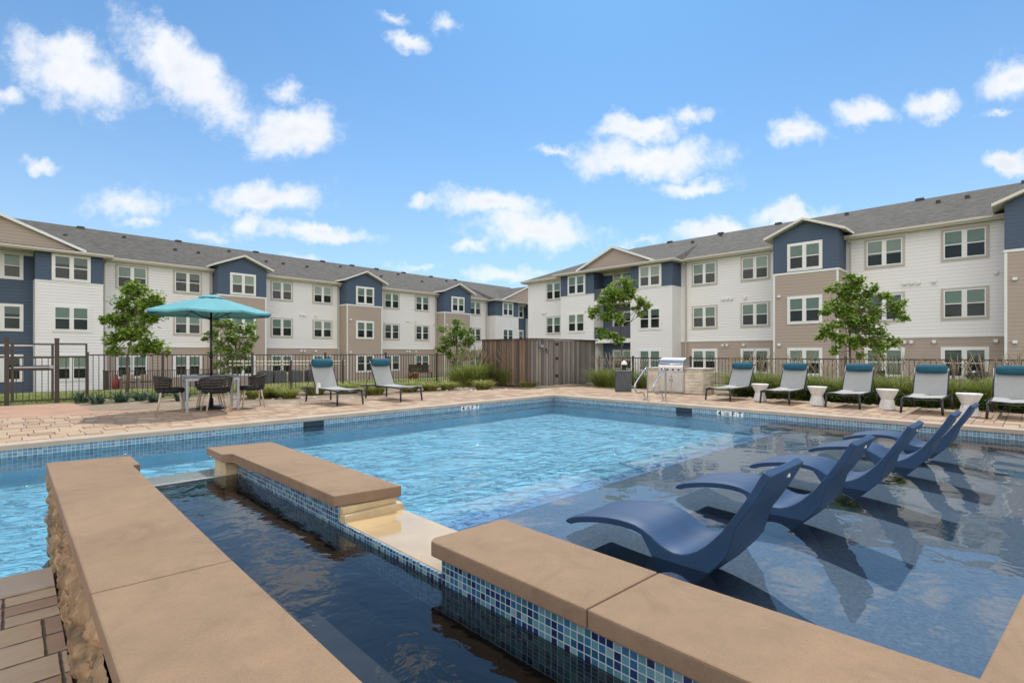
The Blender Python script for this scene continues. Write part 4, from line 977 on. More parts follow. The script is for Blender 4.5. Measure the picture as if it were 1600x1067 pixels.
def gable_box(mb, s0, s1, y0, y1, ze, slope, ov, th=.14, mi=0, mf=1):
    """front-facing gable roof: two sloping slabs with fascia"""
    c = (s0+s1)/2; hw = (s1-s0)/2+ov; pk = ze+hw*slope
    for sg in (-1, 1):
        a = (c+sg*hw, ze); b_ = (c, pk)
        vs = []
        for y in (y0, y1): vs += [(a[0], y, a[1]), (b_[0], y, b_[1]), (b_[0], y, b_[1]+th), (a[0], y, a[1]+th)]
        fs = [(0, 1, 2, 3), (7, 6, 5, 4), (3, 2, 6, 7), (1, 0, 4, 5), (0, 3, 7, 4)]
        if sg > 0: fs = [tuple(reversed(f)) for f in fs]
        b0 = len(mb.v); mb.v += vs
        for f, mm in zip(fs, (mf, mf, mi, mf, mf)): mb.f.append(tuple(b0+i for i in f)); mb.m.append(mm); mb.sm.append(False)
    return pk
def building(label, O, ang, G, s0, s1, bays, wings, mainwins, blue_spans, vents, ridgev, slopev, spouts, hip_low=False, balcony=None, trims=()):
    DEP = 14.0; ZE = 8.6; SL = .42; OV = .45; Pw = 1.3
    root = thing('apartment_building', label, 'building', (O[0], O[1], G), ang)
    b = MB(); b.box(s0, s1, 0, DEP, -.6, 2.82); b.build('lower_wall', M['taupe_siding'], root)
    b = MB(); b.box(s0, s1, 0, DEP, 2.94, ZE); b.build('upper_wall', M['white_siding'], root)
    b = MB(); b.box(s0-.02, s1+.02, -.05, DEP+.02, 2.82, 2.94); b.box(s0-.02, s1+.02, -.03, -.001, ZE-.28, ZE-.04)
    for s in trims: b.box(s-.06, s+.06, -.028, -.001, -.5, 2.82); b.box(s-.06, s+.06, -.028, -.001, 2.94, ZE-.281)
    b.build('trim_band', M['trim_white'], root)
    for (a, c) in blue_spans:
        b = MB(); b.box(a, c, -.012, -.0005, -.6, 2.81); b.box(a, c, -.012, -.0005, 2.95, ZE-.29); b.build('blue_wall_panel', M['blue_siding'], root)
    # roof
    rf = MB(); hy = DEP/2; pk = ZE+(hy+OV)*SL; th = .10
    hl = (hy+OV) if hip_low else 0
    e0, e1 = s0-OV, s1+OV
    yf, yb = -OV, DEP+OV
    rf.face([(e0, yf, ZE+th), (e1, yf, ZE+th), (e1, hy, pk+th), (e0+hl, hy, pk+th)])
    rf.face([(e1, yb, ZE+th), (e0, yb, ZE+th), (e0+hl, hy, pk+th), (e1, hy, pk+th)])
    rf.face([(e0, yb, ZE+th), (e0, yf, ZE+th), (e0+hl, hy, pk+th)]) if hip_low else rf.face([(e0, yf, ZE), (e0, hy, pk), (e0, yb, ZE)], 0)
    rf.face([(e1, yf, ZE), (e1, yb, ZE), (e1, hy, pk)], 0)
    roof = rf.build('roof', [M['roof']], root)
    f = MB(); f.box(e0, e1, yf-.02, yf+.0, ZE-.10, ZE+th+.01); f.box(e0, e1, yb, yb+.02, ZE-.10, ZE+th+.01); f.box(e0-.02, e0, yf-.02, yb, ZE-.10, ZE+th); f.box(e0, e1, yf, 0, ZE-.10, ZE-.07); f.box(e0, s0, 0, yb, ZE-.10, ZE-.07); f.build('fascia', M['fascia'], roof)
    f = MB(); f.box(e0, e1, yf-.12, yf-.021, ZE-.01, ZE+.11); f.build('gutter', M['fascia'], roof)
    # bays
    for (a, c, pr) in bays:
        b = MB(); b.box(a, c, -pr, -.002, -.6, 6.66, 0); b.build('bay_lower', M['taupe_siding'], root)
        b = MB(); b.box(a, c, -pr, -.002, 6.78, 8.95, 0)
        hw = (c-a)/2; cc = (a+c)/2; zt = 8.95
        b.raw([(a, -pr, zt), (c, -pr, zt), (cc, -pr, zt+hw*SL), (a, 2.2, zt), (c, 2.2, zt), (cc, 2.2, zt+hw*SL)], [(0, 1, 2), (3, 5, 4), (0, 2, 5, 3), (1, 4, 5, 2)])
        b.build('bay_upper', M['blue_siding'], root)
        b = MB(); b.box(a-.03, c+.03, -pr-.035, -.003, 6.66, 6.78); b.box(a-.0, a+.1, -pr-.012, -pr-.001, -.5, 6.659); b.box(c-.1, c, -pr-.012, -pr-.001, -.5, 6.659); b.build('bay_trim', M['trim_white'], root)
        g = MB(); gable_box(g, a, c, -pr-.42, 2.6, 8.80, SL, .42)
        g.build('bay_roof', [M['roof'], M['rake']], root)
        # short eave returns
        cxs = (a+c)/2
        for zf, kk in ((6.93, 3), (3.82, 2), (.79, 1)): add_window(root, cxs, pr, zf, 'white', kk)
    # wings with pediment
    for (segs, c0, c1, wn) in wings:
        for (a, c) in segs:
            b = MB(); b.box(a, c, -Pw, -.002, -.6, 6.74, 0); b.build('wing_wall', M['white_siding'], root)
            b = MB(); b.box(a, c, -Pw, -.002, 6.80, ZE-.1, 0); b.build('wing_upper', M['blue_siding'], root)
            b = MB(); b.box(a-.02, c+.02, -Pw-.03, -.003, 6.74, 6.80)
            for q in (a, c-.1): b.box(q-.001, q+.101, -Pw-.012, -Pw-.001, -.5, 6.739)
            b.build('wing_trim', M['trim_white'], root)
        a, c = segs[0][0]-OV, segs[-1][1]+OV; yo = -Pw-OV; yy = -OV
        r_ = MB(); z0 = ZE-.02
        # lower slope brought forward over the wings, as a hipped skirt
        r_.raw([(a, yo, z0+.02), (c, yo, z0+.02), (c-1.2, 4.2, z0+.14+(4.2+OV)*SL), (a+1.2, 4.2, z0+.14+(4.2+OV)*SL), (a+.0, yy, z0+.13), (c, yy, z0+.13)], [(0, 1, 2, 3), (0, 3, 4), (1, 5, 2)])
        w = r_.build('wing_roof', [M['roof']], root)
        f = MB(); f.box(a, c, yo-.02, yo, ZE-.14, ZE+.04); f.box(a, c, yo, -.46, ZE-.10, ZE-.06); f.box(a-.02, a, yo-.02, yy-.12, ZE-.12, ZE+.02); f.box(c, c+.02, yo-.02, yy-.12, ZE-.12, ZE+.02); f.box(a, c, yo-.12, yo-.021, ZE-.07, ZE+.05); f.build('fascia', M['fascia'], w)
        # pediment
        pc = (c0+c1)/2; hw = (c1-c0)/2; zb = ZE+.22; ph = hw*.42
        p_ = MB(); yp = yo+.55; p_.raw([(c0, yp, zb-.1), (c1, yp, zb-.1), (pc, yp, zb+ph-.05), (c0, 6, zb-.1), (c1, 6, zb-.1), (pc, 6, zb+ph-.05)], [(0, 1, 2), (3, 5, 4), (0, 2, 5, 3), (1, 4, 5, 2), (0, 3, 4, 1)]); p_.build('pediment', M['taupe_siding'], w)
        g = MB(); gable_box(g, c0, c1, yp-.28, 6.2, zb-.16, .42, .25, th=.16); g.build('pediment_roof', [M['roof'], M['trim_white']], w)
        for (s, pp, kind) in wn:
            for zf, kk in ((6.93, 3), (3.82, 2), (.79, 1)): add_window(root, s, pp, zf, kind, kk)
    for s in mainwins:
        for zf, kk in ((6.85, 3), (3.82, 2), (.79, 1)): add_window(root, s, 0, zf, 'white' if kk == 1 else 'beige', kk)
    for (s, z, n) in vents:
        for k in range(n):
            b = MB(); b.bbox(-.085, .085, -.14, -.001, -.02, .13, .03, 0); b.box(-.06, .06, -.12, -.02, -.05, -.021); o2 = b.build('vent_hood', M['vent'], root); o2.location = (s+k*.3, 0, z)
    for (s, pr, z) in [(a+.35, pr, z) for (a, c, pr) in bays for z in (5.35, 2.45)]:
        b = MB(); b.bbox(-.085, .085, -.14, -.001, -.02, .13, .03, 0); o2 = b.build('vent_hood', M['vent'], root); o2.location = (c-.35 if False else s, -pr, z)
    for s in spouts:
        b = MB(); b.box(s-.04, s+.04, -.11, -.03, -.5, ZE-.25); b.box(s-.04, s+.04, -OV-.05, -.111, ZE-.25, ZE-.17); b.build('downspout', M['trim_beige'], root)
    for (s, q, big) in ridgev:
        y = -OV+(hy+OV)*q; z = ZE+.1+(y+OV)*SL
        b = MB(); w_ = .22 if big else .11; b.bbox(-w_, w_, -w_*.8, w_*.8, -.12, .12 if big else .17, .03); o2 = b.build('roof_vent', M['roof_vent'], roof); o2.location = (s, y, z)
    if balcony:
        a, c = balcony
        for z in (5.86, 2.83):
            b = MB(); b.box(a+.002, c-.002, -Pw+.05, -.06, z, z+.32); bl = b.build('balcony_slab', M['trim_white'], root)
            b = MB(); b.box(a+.004, c-.004, -Pw+.08, -Pw+.13, z+.322, z+1.25); b.build('railing', M['balcony_rail'], bl)
    return root
GL, GR = -1.13, -.74
rv = lambda xs, q, big: [(s, q, big) for s in xs]
building('long three storey apartment block with three blue bays, across the left half', (4.3, 43.1), R(3), GL, -16, 46.5,
    bays=[(6.5, 9.95, 1.3), (16.85, 20.5, 1.3), (28.0, 31.75, 1.3)],
    wings=[([(-9.5, -6.3), (-3.4, -.2)], -8.5, -1.3, [(-1.75, 1.3, 'white'), (-4.75, .012, 'white')]),
           ([(35.6, 39.6), (42.4, 46.4)], 37.0, 45.2, [(37.7, 1.3, 'white'), (41.0, .012, 'white')])],
    mainwins=[1.56, 4.88, 11.7, 15.25, 22.4, 26.1, 33.6], blue_spans=[(-6.3, -3.4), (39.6, 42.4)],
    vents=[(13.3, 5.62, 2), (14.6, 5.62, 1), (24.2, 5.62, 2), (25.3, 5.62, 1), (13.3, 2.55, 2), (14.6, 2.55, 1), (24.2, 2.55, 2), (25.3, 2.55, 1), (6.1, 5.0, 1), (3.4, 2.5, 1), (27.6, 5.5, 1)],
    ridgev=rv([-.3, 6, 12.2, 18.7, 22, 25, 28.6, 32.6, 36.5], .97, True)+rv([2.1, 9.5, 20, 27, 34], .80, False)+rv([-1.5, 5.0, 6.6, 11.9, 13.4, 15.6, 23.6, 28.9, 33], .55, False),
    slopev=None, spouts=[.05, 6.35, 16.7, 27.85, 35.35], trims=(6.44, 16.8, 27.94, 0.12))
building('three storey apartment block with grey roof and white siding, across the right half', (34.6, 0), R(-90), GR, -33.3, 13,
    bays=[(-11.15, -7.72, 1.6), (-1.05, 2.4, 1.6)],
    wings=[([(-28.2, -24.75), (-21.35, -17.95)], -26.2, -19.6, [(-26.5, 1.3, 'white'), (-19.7, 1.3, 'white'), (-22.9, .012, 'beige')])],
    mainwins=[-30.1, -16.2, -12.8, -5.9, -2.56, 4.6, 8.2], blue_spans=[(-24.75, -21.35)],
    vents=[(-14.9, 5.62, 3), (-13.6+.2, 5.62, 1), (-14.9, 2.5, 2), (-13.5, 2.5, 1), (-5.0, 5.72, 3), (-3.75, 5.72, 1), (-5.0, 2.55, 2), (-3.75, 2.55, 1), (-1.4, 5.9, 1), (-1.4, 2.55, 1), (-31.4, 5.6, 2)],
    ridgev=rv([-22.5, -18, -13.6, -5.2, -.4], .97, True)+rv([-19.5, -4.1, -2.8], .72, False)+rv([-17.6, -9, -12], .85, False),
    slopev=None, spouts=[-17.55, -7.5], hip_low=True, balcony=(-24.75, -21.35), trims=(-7.6,))

# ------------------------------------------------------------------ things by the left building
def lworld(s, off): a = R(3); return Vector((4.3+s*math.cos(a)+off*math.sin(a), 43.1+s*math.sin(a)-off*math.cos(a)))
def gz(x, y): return -.05-max(.042*min(max(y-18, 0), 26), .041*min(max(x-18, 0), 16.6))
def ac():
    root = thing('air_conditioner', '', 'air conditioner', (0, 0, 0), 0, 'condenser units along the left building')
    b = MB(); b.bbox(-.42, .42, -.4, .4, .05, .92, .03)
    for k in range(9): b.box(-.43, .43, -.41, .41, .14+k*.08, .16+k*.08)
    b.build('casing', M['ac'], root); b = MB(); b.lathe([(.33, .921), (.33, .95), (.1, .97)], 16); b.build('fan_guard', M['black_metal'], root); return root
a0 = ac()
for i, (u, lab) in enumerate([(436, 'grey condenser unit left of a second one, seen below the double rail'), (462, 'grey condenser unit just left of the umbrella-side chaise pillow'), (487, 'grey condenser unit partly hidden by the umbrella-side chaise'), (414, 'grey condenser unit furthest left, near the umbrella table\'s right chair')]):
    rx_, ry_ = ray(u); d = 38.5+(u-436)*.04; p = (rx_*d, ry_*d, gz(rx_*d, ry_*d))
    if i == 0: a0.location = p; a0['label'] = lab
    else: dup(a0, p, 0, lab)
# low patio screen, patio chairs, red toy
rx_, ry_ = ray(160); d = 31
root = thing('patio_screen', 'dark brown slatted patio screen against the left building', 'screen', (rx_*d, ry_*d, gz(rx_*d, ry_*d)), R(3))
b = MB()
for k in range(9): b.box(0, .05, -.3+k*-.16, -.18+k*-.16, .03, 1.15)
b.box(-.03, .08, -1.62, -.16, 1.151, 1.19); b.build('slats', M['dark_wood'], root)
b = MB()
for k in range(16): b.box(.9*0+.12+k*.12, .15+k*.12, -.05, -.02, .05, 1.1)
b.box(.08, 6.2, -.06, -.01, 1.101, 1.14)
for k in range(16, 50): b.box(.12+k*.12, .15+k*.12, -.05, -.02, .05, 1.1)
b.build('railing', M['bronze'], root)
def patio_chair():
    root = thing('patio_chair', '', 'chair', (0, 0, 0), 0, 'wooden chairs on the patio behind the left fence')
    b = MB(); b.bbox(-.3, .3, -.28, .3, .38, .44, .01); b.build('seat', M['dark_wood'], root)
    for sx in (-1, 1):
        for sy in (-1, 1): b = MB(); b.box(sx*.28-.025, sx*.28+.025, sy*.27-.025, sy*.27+.025, 0, .379 if sy < 0 else .9); b.build('leg', M['pale_wood'], root)
    b = MB(); b.box(-.254, .254, .26, .29, .55, .88); b.build('backrest', M['pale_wood'], root)
    for sx in (-1, 1): b = MB(); b.box(sx*.28-.03, sx*.28+.03, -.3, .24, .60, .64); b.build('armrest', M['pale_wood'], root)
    return root
pc = patio_chair()
for i, (u, lab, a) in enumerate([(203, 'pale wooden armchair on the patio behind the left tree trunk', 8), (228, 'pale wooden armchair on the patio right of the left tree trunk', -10)]):
    rx_, ry_ = ray(u); d = 33; p = (rx_*d, ry_*d, gz(rx_*d, ry_*d))
    if i == 0: pc.location = p; pc.rotation_euler = (0, 0, R(a)); pc['label'] = lab
    else: dup(pc, p, R(a), lab)
rx_, ry_ = ray(181); d = 33
b = MB(); b.lathe([(.18, 0), (.2, .5), (.12, .7), (.05, .95)], 12); o_ = b.build('folded_parasol', M['red']); o_.location = (rx_*d, ry_*d, gz(rx_*d, ry_*d)); tag(o_, 'red folded cover standing by the left building patio', 'cover')
# storage crate / bench and pots behind the right of the left fence
rx_, ry_ = ray(655); d = 42
root = thing('garden_bench', 'dark slatted bench against the left building wall, right of the second chaise', 'bench', (rx_*d, ry_*d, gz(rx_*d, ry_*d)), R(3))
b = MB()
for k in range(4): b.box(-1.0, 1.0, -.5+k*.12, -.4+k*.12, .45, .49)
b.build('seat', M['dark_wood'], root)
b = MB()
for k in range(14): b.box(-1.0+k*.145, -.89+k*.145, .02, .06, .50, 1.15)
b.box(-1.02, 1.02, .0, .019, .9, 1.0); b.build('backrest', M['dark_wood'], root)
for sx in (-.9, .9):
    for y_ in (-.45, .01): b = MB(); b.box(sx-.04, sx+.04, y_-.04, y_+.0, 0, .449); b.build('leg', M['dark_wood'], root)
for i, (u, lab, sc) in enumerate([(641, 'small terracotta pot left of the dark bench by the left building', .8), (649, 'larger terracotta pot in front of the dark bench by the left building', 1.1)]):
    rx_, ry_ = ray(u); d = 39.5
    root = thing('flower_pot', lab, 'pot', (rx_*d, ry_*d, gz(rx_*d, ry_*d)), 0, 'pots by the bench'); root.scale = (sc,)*3
    b = MB(); b.lathe([(.16, 0), (.25, .38), (.27, .38), (.27, .44), (.22, .44)], 14); b.build('pot', M['terracotta'], root)
    b = MB(); q = random.Random(i)
    for k in range(60):
        a = q.uniform(0, 6.28); r_ = q.uniform(0, .25); z_ = .45+q.uniform(0, .3); p = Vector((r_*math.cos(a), r_*math.sin(a), z_)); e = Vector((q.uniform(-1, 1), q.uniform(-1, 1), q.uniform(-.3, 1))).normalized()*.09; g_ = e.orthogonal().normalized()*.04
        b.face([p-g_, p+e*.5-g_, p+e, p+g_])
    b.build('foliage', M['shrub'], root)
# dark chair behind the middle chaise on the right
rx_, ry_ = ray(1376); d = 19.5
p2 = dup(pc, (rx_*d, ry_*d, gz(rx_*d, ry_*d)+.0), R(70), 'dark low chair beyond the fence, right of the right-hand tree trunk')
for c in p2.children:
    c.data = c.data.copy(); c.data.materials[0] = M['bronze']
p2['group'] = 'chairs on the lawn behind the right fence'
rx_, ry_ = ray(1528); d = 17.0
b = MB(); 
root = thing('covered_grill', 'low dark kettle grill on the lawn beyond the fence, above a side table', 'grill', (rx_*d, ry_*d, gz(rx_*d, ry_*d)))
b.lathe([(.05, .55), (.26, .62), (.32, .74), (.32, .76), (.26, .87), (.1, .93)], 18); b.build('kettle', M['black_metal'], root)
for k in range(3): a = 2.09*k; b = MB(); b.tube([(.15*math.cos(a), .15*math.sin(a), .62), (.3*math.cos(a), .3*math.sin(a), 0)], .014, 6); b.build('leg', M['grey_metal'], root)

# ------------------------------------------------------------------ trees
def leafcloud(mb, c, r, n, size, q, flat=.75):
    for _ in range(n):
        while True:
            v = Vector((q.uniform(-1, 1), q.uniform(-1, 1), q.uniform(-1, 1)))
            if .15 < v.length < 1: break
        v = v*(v.length**-.35)
        if v.length > 1.1: continue
        p = c+Vector((v.x*r, v.y*r, v.z*r*flat))
        a = Vector((q.uniform(-1, 1), q.uniform(-1, 1), q.uniform(-.9, .5))).normalized(); s = size*q.uniform(.6, 1.25)
        w = a.cross(Vector((q.uniform(-.5, .5), q.uniform(-.5, .5), 1))).normalized()*s*.34; k_ = a.cross(w).normalized()*s*.12
        mb.face([p, p+a*s*.45+w+k_, p+a*s, p+a*s*.45-w+k_])
def tree(label, u0, d, zb, vfork, blobs, q, leaf='leaf', dens=1.0, lsize=.11, tr=.045):
    rx_, ry_ = ray(u0); base = Vector((rx_*d, ry_*d, zb))
    root = thing('young_tree', label, 'tree', base, 0, 'young trees along the fence')
    def loc(u, v, dd=0): return RIGHT*((u-u0)*d/FPX)+FWD*dd+Vector((0, 0, CAM_H+(HY-v)*d/FPX-zb))
    fork = loc(u0, vfork); t = MB()
    mid = fork*.5+Vector((.03, -.02, 0))
    top = loc(u0+(blobs[0][0]-u0)*.6, min(b_[1] for b_ in blobs)+15)
    t.tube(smooth([(0, 0, -.1), mid, fork, fork.lerp(top, .5)+Vector((.05, .04, 0)), top], 2), [tr*(1-.85*(i/16)) for i in range(17)][:len(smooth([(0, 0, 0)]*5, 2))] if False else tr*.6, 8)
    t.tube([(0, 0, -.1), mid, fork], [tr*1.25, tr, tr*.8], 8)
    cr = MB()
    for (u, v, rp) in blobs:
        r = rp*d/FPX; dd = q.uniform(-.5, .5)*r*1.6; c = loc(u, v, dd)
        st_ = fork.lerp(top, max(0, min(.75, q.uniform(.0, .55)+(c.z-fork.z)/(top.z-fork.z+.01)*.3)))
        m_ = st_.lerp(c, .5)+Vector((q.uniform(-.08, .08), q.uniform(-.08, .08), -.06))
        t.tube(smooth([st_, m_, c], 1), [.018, .015, .011, .006][:4] if len(smooth([st_, m_, c], 1)) == 4 else .012, 6)
        for k in range(4):
            e = c+Vector((q.uniform(-1, 1), q.uniform(-1, 1), q.uniform(-.6, .9)))*r*.8; t.tube([c.lerp(st_, .2), e], [.008, .003], 5)
        # several clumps per limb, with gaps between
        for k in range(4):
            cc = c+Vector((q.uniform(-1, 1), q.uniform(-1, 1), q.uniform(-.8, .8)))*r*.78; leafcloud(cr, cc, r*q.uniform(.3, .5), int(80*dens*(r/.4)**1.6), lsize, q)
        leafcloud(cr, c, r*1.05, int(70*dens*(r/.4)**1.6), lsize, q)
    t.build('trunk', M['bark'], root); cr.build('crown', M[leaf], root)
    return root
Q = random.Random(21)
tree('young tree left of the turquoise umbrella, crown against the white wall', 198, 16.5, -.1, 560,
     [(225, 462, 22), (205, 455, 16), (190, 470, 16), (240, 475, 18), (250, 462, 12), (205, 490, 26), (180, 505, 18), (232, 500, 20), (175, 530, 14), (205, 520, 20), (225, 520, 14), (240, 535, 14), (252, 541, 12), (182, 548, 12), (215, 545, 12), (235, 548, 10), (247, 488, 14), (167, 498, 10)], Q, 'leaf', 1.15, .14)
tree('slender loose tree behind the umbrella pole', 372, 19, -.1, 590,
     [(360, 510, 16), (345, 505, 12), (380, 512, 14), (350, 530, 16), (372, 535, 18), (392, 525, 9), (335, 548, 10), (358, 555, 18), (378, 552, 12), (350, 572, 12), (370, 568, 11), (325, 525, 7), (345, 585, 8)], Q, 'leaf_light', .9, .14)
tree('small tree left of the cedar enclosure, in front of the third blue bay', 712, 22, -.2, 585,
     [(715, 508, 13), (705, 520, 15), (725, 522, 13), (695, 535, 13), (715, 540, 16), (735, 530, 9), (688, 545, 9), (722, 555, 11), (703, 556, 11), (740, 552, 8), (712, 570, 7)], Q, 'leaf_light', .9, .15)
tree('lopsided tree between the cedar enclosure and the grill, with one limb to the right', 972, 21, -.15, 560,
     [(965, 448, 16), (955, 458, 16), (985, 458, 13), (945, 470, 12), (970, 470, 14), (930, 487, 13), (950, 492, 14), (965, 497, 10), (940, 520, 11), (958, 525, 11), (970, 532, 8), (1005, 470, 9), (1012, 477, 8), (998, 482, 7), (1000, 492, 6), (985, 440, 8)], Q, 'leaf', 1.2, .14)
tree('full young tree behind the middle chaise of the right-hand row', 1328, 18, -.05, 560,
     [(1330, 440, 15), (1345, 450, 20), (1315, 455, 14), (1300, 448, 9), (1365, 455, 14), (1380, 465, 10), (1330, 475, 24), (1300, 480, 17), (1360, 480, 22), (1390, 480, 14), (1345, 505, 24), (1375, 505, 18), (1400, 492, 10), (1315, 500, 14), (1290, 512, 15), (1350, 528, 20), (1380, 530, 16), (1400, 535, 10), (1305, 530, 15), (1285, 525, 10), (1330, 535, 12), (1365, 545, 11), (1300, 548, 8), (1375, 555, 7), (1345, 555, 7)], Q, 'leaf', 1.15, .14, .055)

# ------------------------------------------------------------------ grasses and shrubs
def grass_mesh(seed, h, r, n, mat, plume=False, spread=.6, width=.008):
    q = random.Random(seed); b = MB()
    for _ in range(n):
        a = q.uniform(0, 6.283); br = r*.35*math.sqrt(q.random()); hh = h*q.uniform(.35, 1.1); ln = spread*h*q.uniform(.2, 1.1)
        p0 = Vector((br*math.cos(a), br*math.sin(a), 0)); dv = Vector((math.cos(a+q.uniform(-.5, .5)), math.sin(a+q.uniform(-.5, .5)), 0)); w = Vector((-dv.y, dv.x, 0)).lerp(dv, q.uniform(-.4, .4)).normalized()*width*q.uniform(.7, 1.3)
        pts = [p0+dv*ln*t_**1.8+Vector((0, 0, hh*(t_-.28*t_**3))) for t_ in (0, .4, .75, 1)]
        vs = []
        for i, p in enumerate(pts): k = (1, .9, .6, .08)[i]; vs += [p-w*k, p+w*k]
        b.raw(vs, [(2*i, 2*i+1, 2*i+3, 2*i+2) for i in range(3)])
    me = b.mesh('blades', [mat]); pm = None
    if plume:
        b = MB()
        for _ in range(int(n*.05)):
            a = q.uniform(0, 6.283); ln = spread*h*q.uniform(.1, .7); hh = h*q.uniform(1.0, 1.4); dv = Vector((math.cos(a), math.sin(a), 0))
            pts = [dv*ln*t_**1.6+Vector((0, 0, hh*t_)) for t_ in (0, .5, .75, .88, 1)]
            b.tube(pts[:3], .0025, 3, caps=False); b.tube(pts[2:], [.003, .008, .002], 5, caps=False)
        pm = b.mesh('plumes', [M['plume']])
    return me, pm
def put_plant(name, label, loc, meshes, group, cat='grass', sc=1.0, rz=0):
    root = thing(name, label, cat, loc, rz, group); root.scale = (sc,)*3
    for nm, me in zip(('blades', 'plumes'), meshes):
        if me: o_ = bpy.data.objects.new(nm, me); COL.objects.link(o_); o_.parent = root
    return root
GB = [grass_mesh(k, .82, .62, 620, M['blade'], True, .95, .008) for k in range(3)]
GY = [grass_mesh(k+10, .42, .6, 420, M['blade_yellow'], False, 1.1, .014) for k in range(2)]
GA = [grass_mesh(k+20, .36, .35, 70, M['agave'], False, .8, .02) for k in range(2)]
def shrub_mesh(seed, h, r, n):
    q = random.Random(seed); b = MB()
    for _ in range(9):
        a = q.uniform(0, 6.28); rr_ = r*q.uniform(0, .6); leafcloud(b, Vector((rr_*math.cos(a), rr_*math.sin(a), h*q.uniform(.35, .65))), h*q.uniform(.3, .5), n//9, .055, q, .9)
    return (b.mesh('foliage', [M['shrub']]), None)
SH = [shrub_mesh(k+30, .38, .38, 900) for k in range(2)]
gi = 0
GLs = 'ornamental grasses in the right planting bed'
behind = ['right of the grill counter end', 'behind the grill side chaise headrest', 'behind the side table nearest the grill', 'behind the second chaise pillow, left part', 'behind the second chaise pillow, right part', 'left of the right-hand tree trunk', 'around the foot of the right-hand tree', 'behind the middle chaise of the row of five', 'behind the third white side table', 'behind the fourth chaise, left part', 'behind the fourth chaise by the fence post', 'behind the fourth white side table', 'behind the last chaise at the frame edge']
ys = [6.35, 5.75, 5.15, 4.65, 4.1, 3.55, 3.0, 2.45, 1.9, 1.35, .8, .25, -.35]
for i, (y, wh) in enumerate(zip(ys, behind)):
    put_plant('ornamental_grass', 'tall green grass clump with tan plumes, '+wh, (15.95+Q.uniform(-.2, .25), y, -.03), GB[i % 3], GLs, sc=Q.uniform(.95, 1.25), rz=Q.uniform(0, 6))
for i, (y, wh) in enumerate([(6.1, 'under the grill side chaise head'), (5.3, 'between the first chaise and the first side table'), (4.3, 'behind the legs of the second chaise'), (3.75, 'between the second chaise and second side table'), (2.9, 'behind the legs of the middle chaise'), (2.2, 'behind the third side table foot'), (1.5, 'behind the legs of the fourth chaise'), (.9, 'behind the fourth side table foot'), (.2, 'behind the legs of the last chaise')]):
    put_plant('low_shrub', 'low dark leafy shrub '+wh, (15.25+Q.uniform(-.1, .1), y, -.03), SH[i % 2], 'low shrubs along the right deck edge', 'shrub', Q.uniform(.95, 1.2), Q.uniform(0, 6))
for (u, v, k, sc, lab) in [(940, 604, 0, 1.15, 'green grass clump at the right corner of the cedar enclosure'), (958, 606, 1, 1.2, 'green grass clump touching the left side of the charcoal bin'), (1006, 606, 2, 1.0, 'green grass clump between the bin and the grill counter'), (975, 601, 1, 1.1, 'green grass clump behind the charcoal bin'),
                           (722, 603, 0, 1.35, 'green grass clump furthest left of the enclosure group'), (745, 603, 1, 1.5, 'large green grass clump left of the enclosure'), (772, 601, 2, 1.55, 'large green grass clump against the rusty enclosure side'), (795, 603, 0, 1.3, 'green grass clump nearest the enclosure corner')]:
    p = at(u, v, -.03); put_plant('ornamental_grass', lab, p, GB[k], 'ornamental grasses beside the enclosure', sc=sc, rz=u)
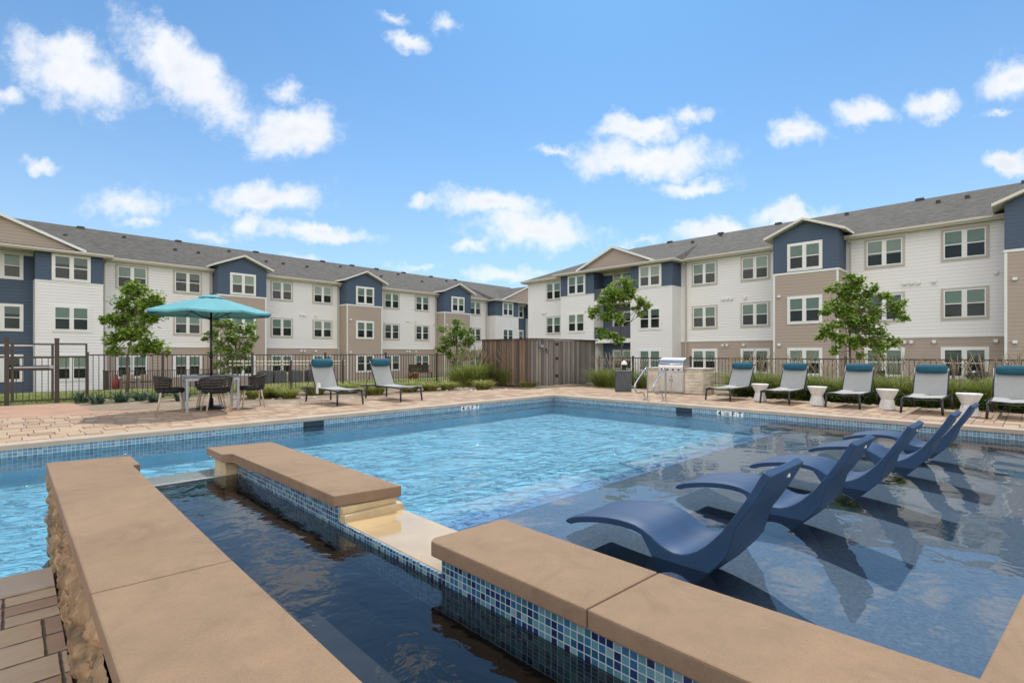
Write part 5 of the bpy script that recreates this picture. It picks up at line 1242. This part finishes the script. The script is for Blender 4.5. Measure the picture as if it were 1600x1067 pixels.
for i, (u, v, lab) in enumerate([(402, 622, 'yellow grass clump just right of the dining chairs'), (425, 620, 'yellow grass clump between the dining chairs and the first chaise'), (450, 622, 'yellow grass clump left of the umbrella-side chaise leg'), (492, 616, 'yellow grass clump under the umbrella-side chaise'), (545, 614, 'yellow grass clump between the two left chaises'), (585, 616, 'yellow grass clump under the enclosure-side chaise frame'),
                           (640, 612, 'yellow grass clump behind the enclosure-side chaise seat'), (672, 610, 'yellow grass clump right of the enclosure-side chaise'), (700, 609, 'yellow grass clump left of the pale rocks'), (755, 608, 'yellow grass clump in front of the large green grasses'), (825, 606, 'yellow grass clump at the front enclosure corner')]):
    p = at(u, v, -.03); put_plant('yellow_grass', lab, p, GY[i % 2], 'yellow grass clumps in the left bed', sc=Q.uniform(.85, 1.15), rz=u)
for i, (u, v, lab) in enumerate([(128, 628, 'spiky blue green plant at the foot of the gate end post'), (153, 631, 'small spiky plant second from the gate'), (190, 628, 'spiky plant in front of the left tree trunk'), (220, 626, 'spiky plant right of the left tree trunk'), (240, 628, 'spiky plant left of the leftmost dining chair'), (285, 626, 'spiky plant seen behind the left dining chair legs')]):
    p = at(u, v, -.03); put_plant('spiky_plant', lab, p, GA[i % 2], 'spiky plants in the left bed', 'plant', Q.uniform(.9, 1.2), u)
# pale rocks along the bed
b = MB(); q = random.Random(4)
for k in range(110):
    if k < 60: p = at(q.uniform(690, 850), q.uniform(606.5, 610.5), -.03)
    elif k < 85: p = Vector((q.uniform(14.8, 15.05), q.uniform(-1, 6.4), -.03))
    else: p = at(q.uniform(130, 560), q.uniform(621, 627), -.03)
    bm = bmesh.new(); bmesh.ops.create_icosphere(bm, subdivisions=1, radius=1); s_ = q.uniform(.03, .085)
    for v in bm.verts: v.co = Vector((v.co.x*s_*q.uniform(.8, 1.3), v.co.y*s_*q.uniform(.8, 1.3), v.co.z*s_*.6))+p
    b.frombm(bm)
struct(b.build('bed_gravel', M['rock']), 'stuff')
# lawn blades between fence and building
b = MB(); q = random.Random(8)
for k in range(9000):
    u = q.uniform(-40, 760); y = 18+q.random()**1.3*14; rx_, ry_ = ray(u); kk = y/ry_; x_ = rx_*kk; z_ = gz(x_, y)
    h_ = q.uniform(.05, .12); a = q.uniform(0, 6.28); w = Vector((math.cos(a), math.sin(a), 0))*.02; p = Vector((x_, y, z_)); b.face([p-w, p+w, p+Vector((q.uniform(-.05, .05), q.uniform(-.05, .05), h_))])
struct(b.build('lawn_grass', M['blade']), 'stuff')
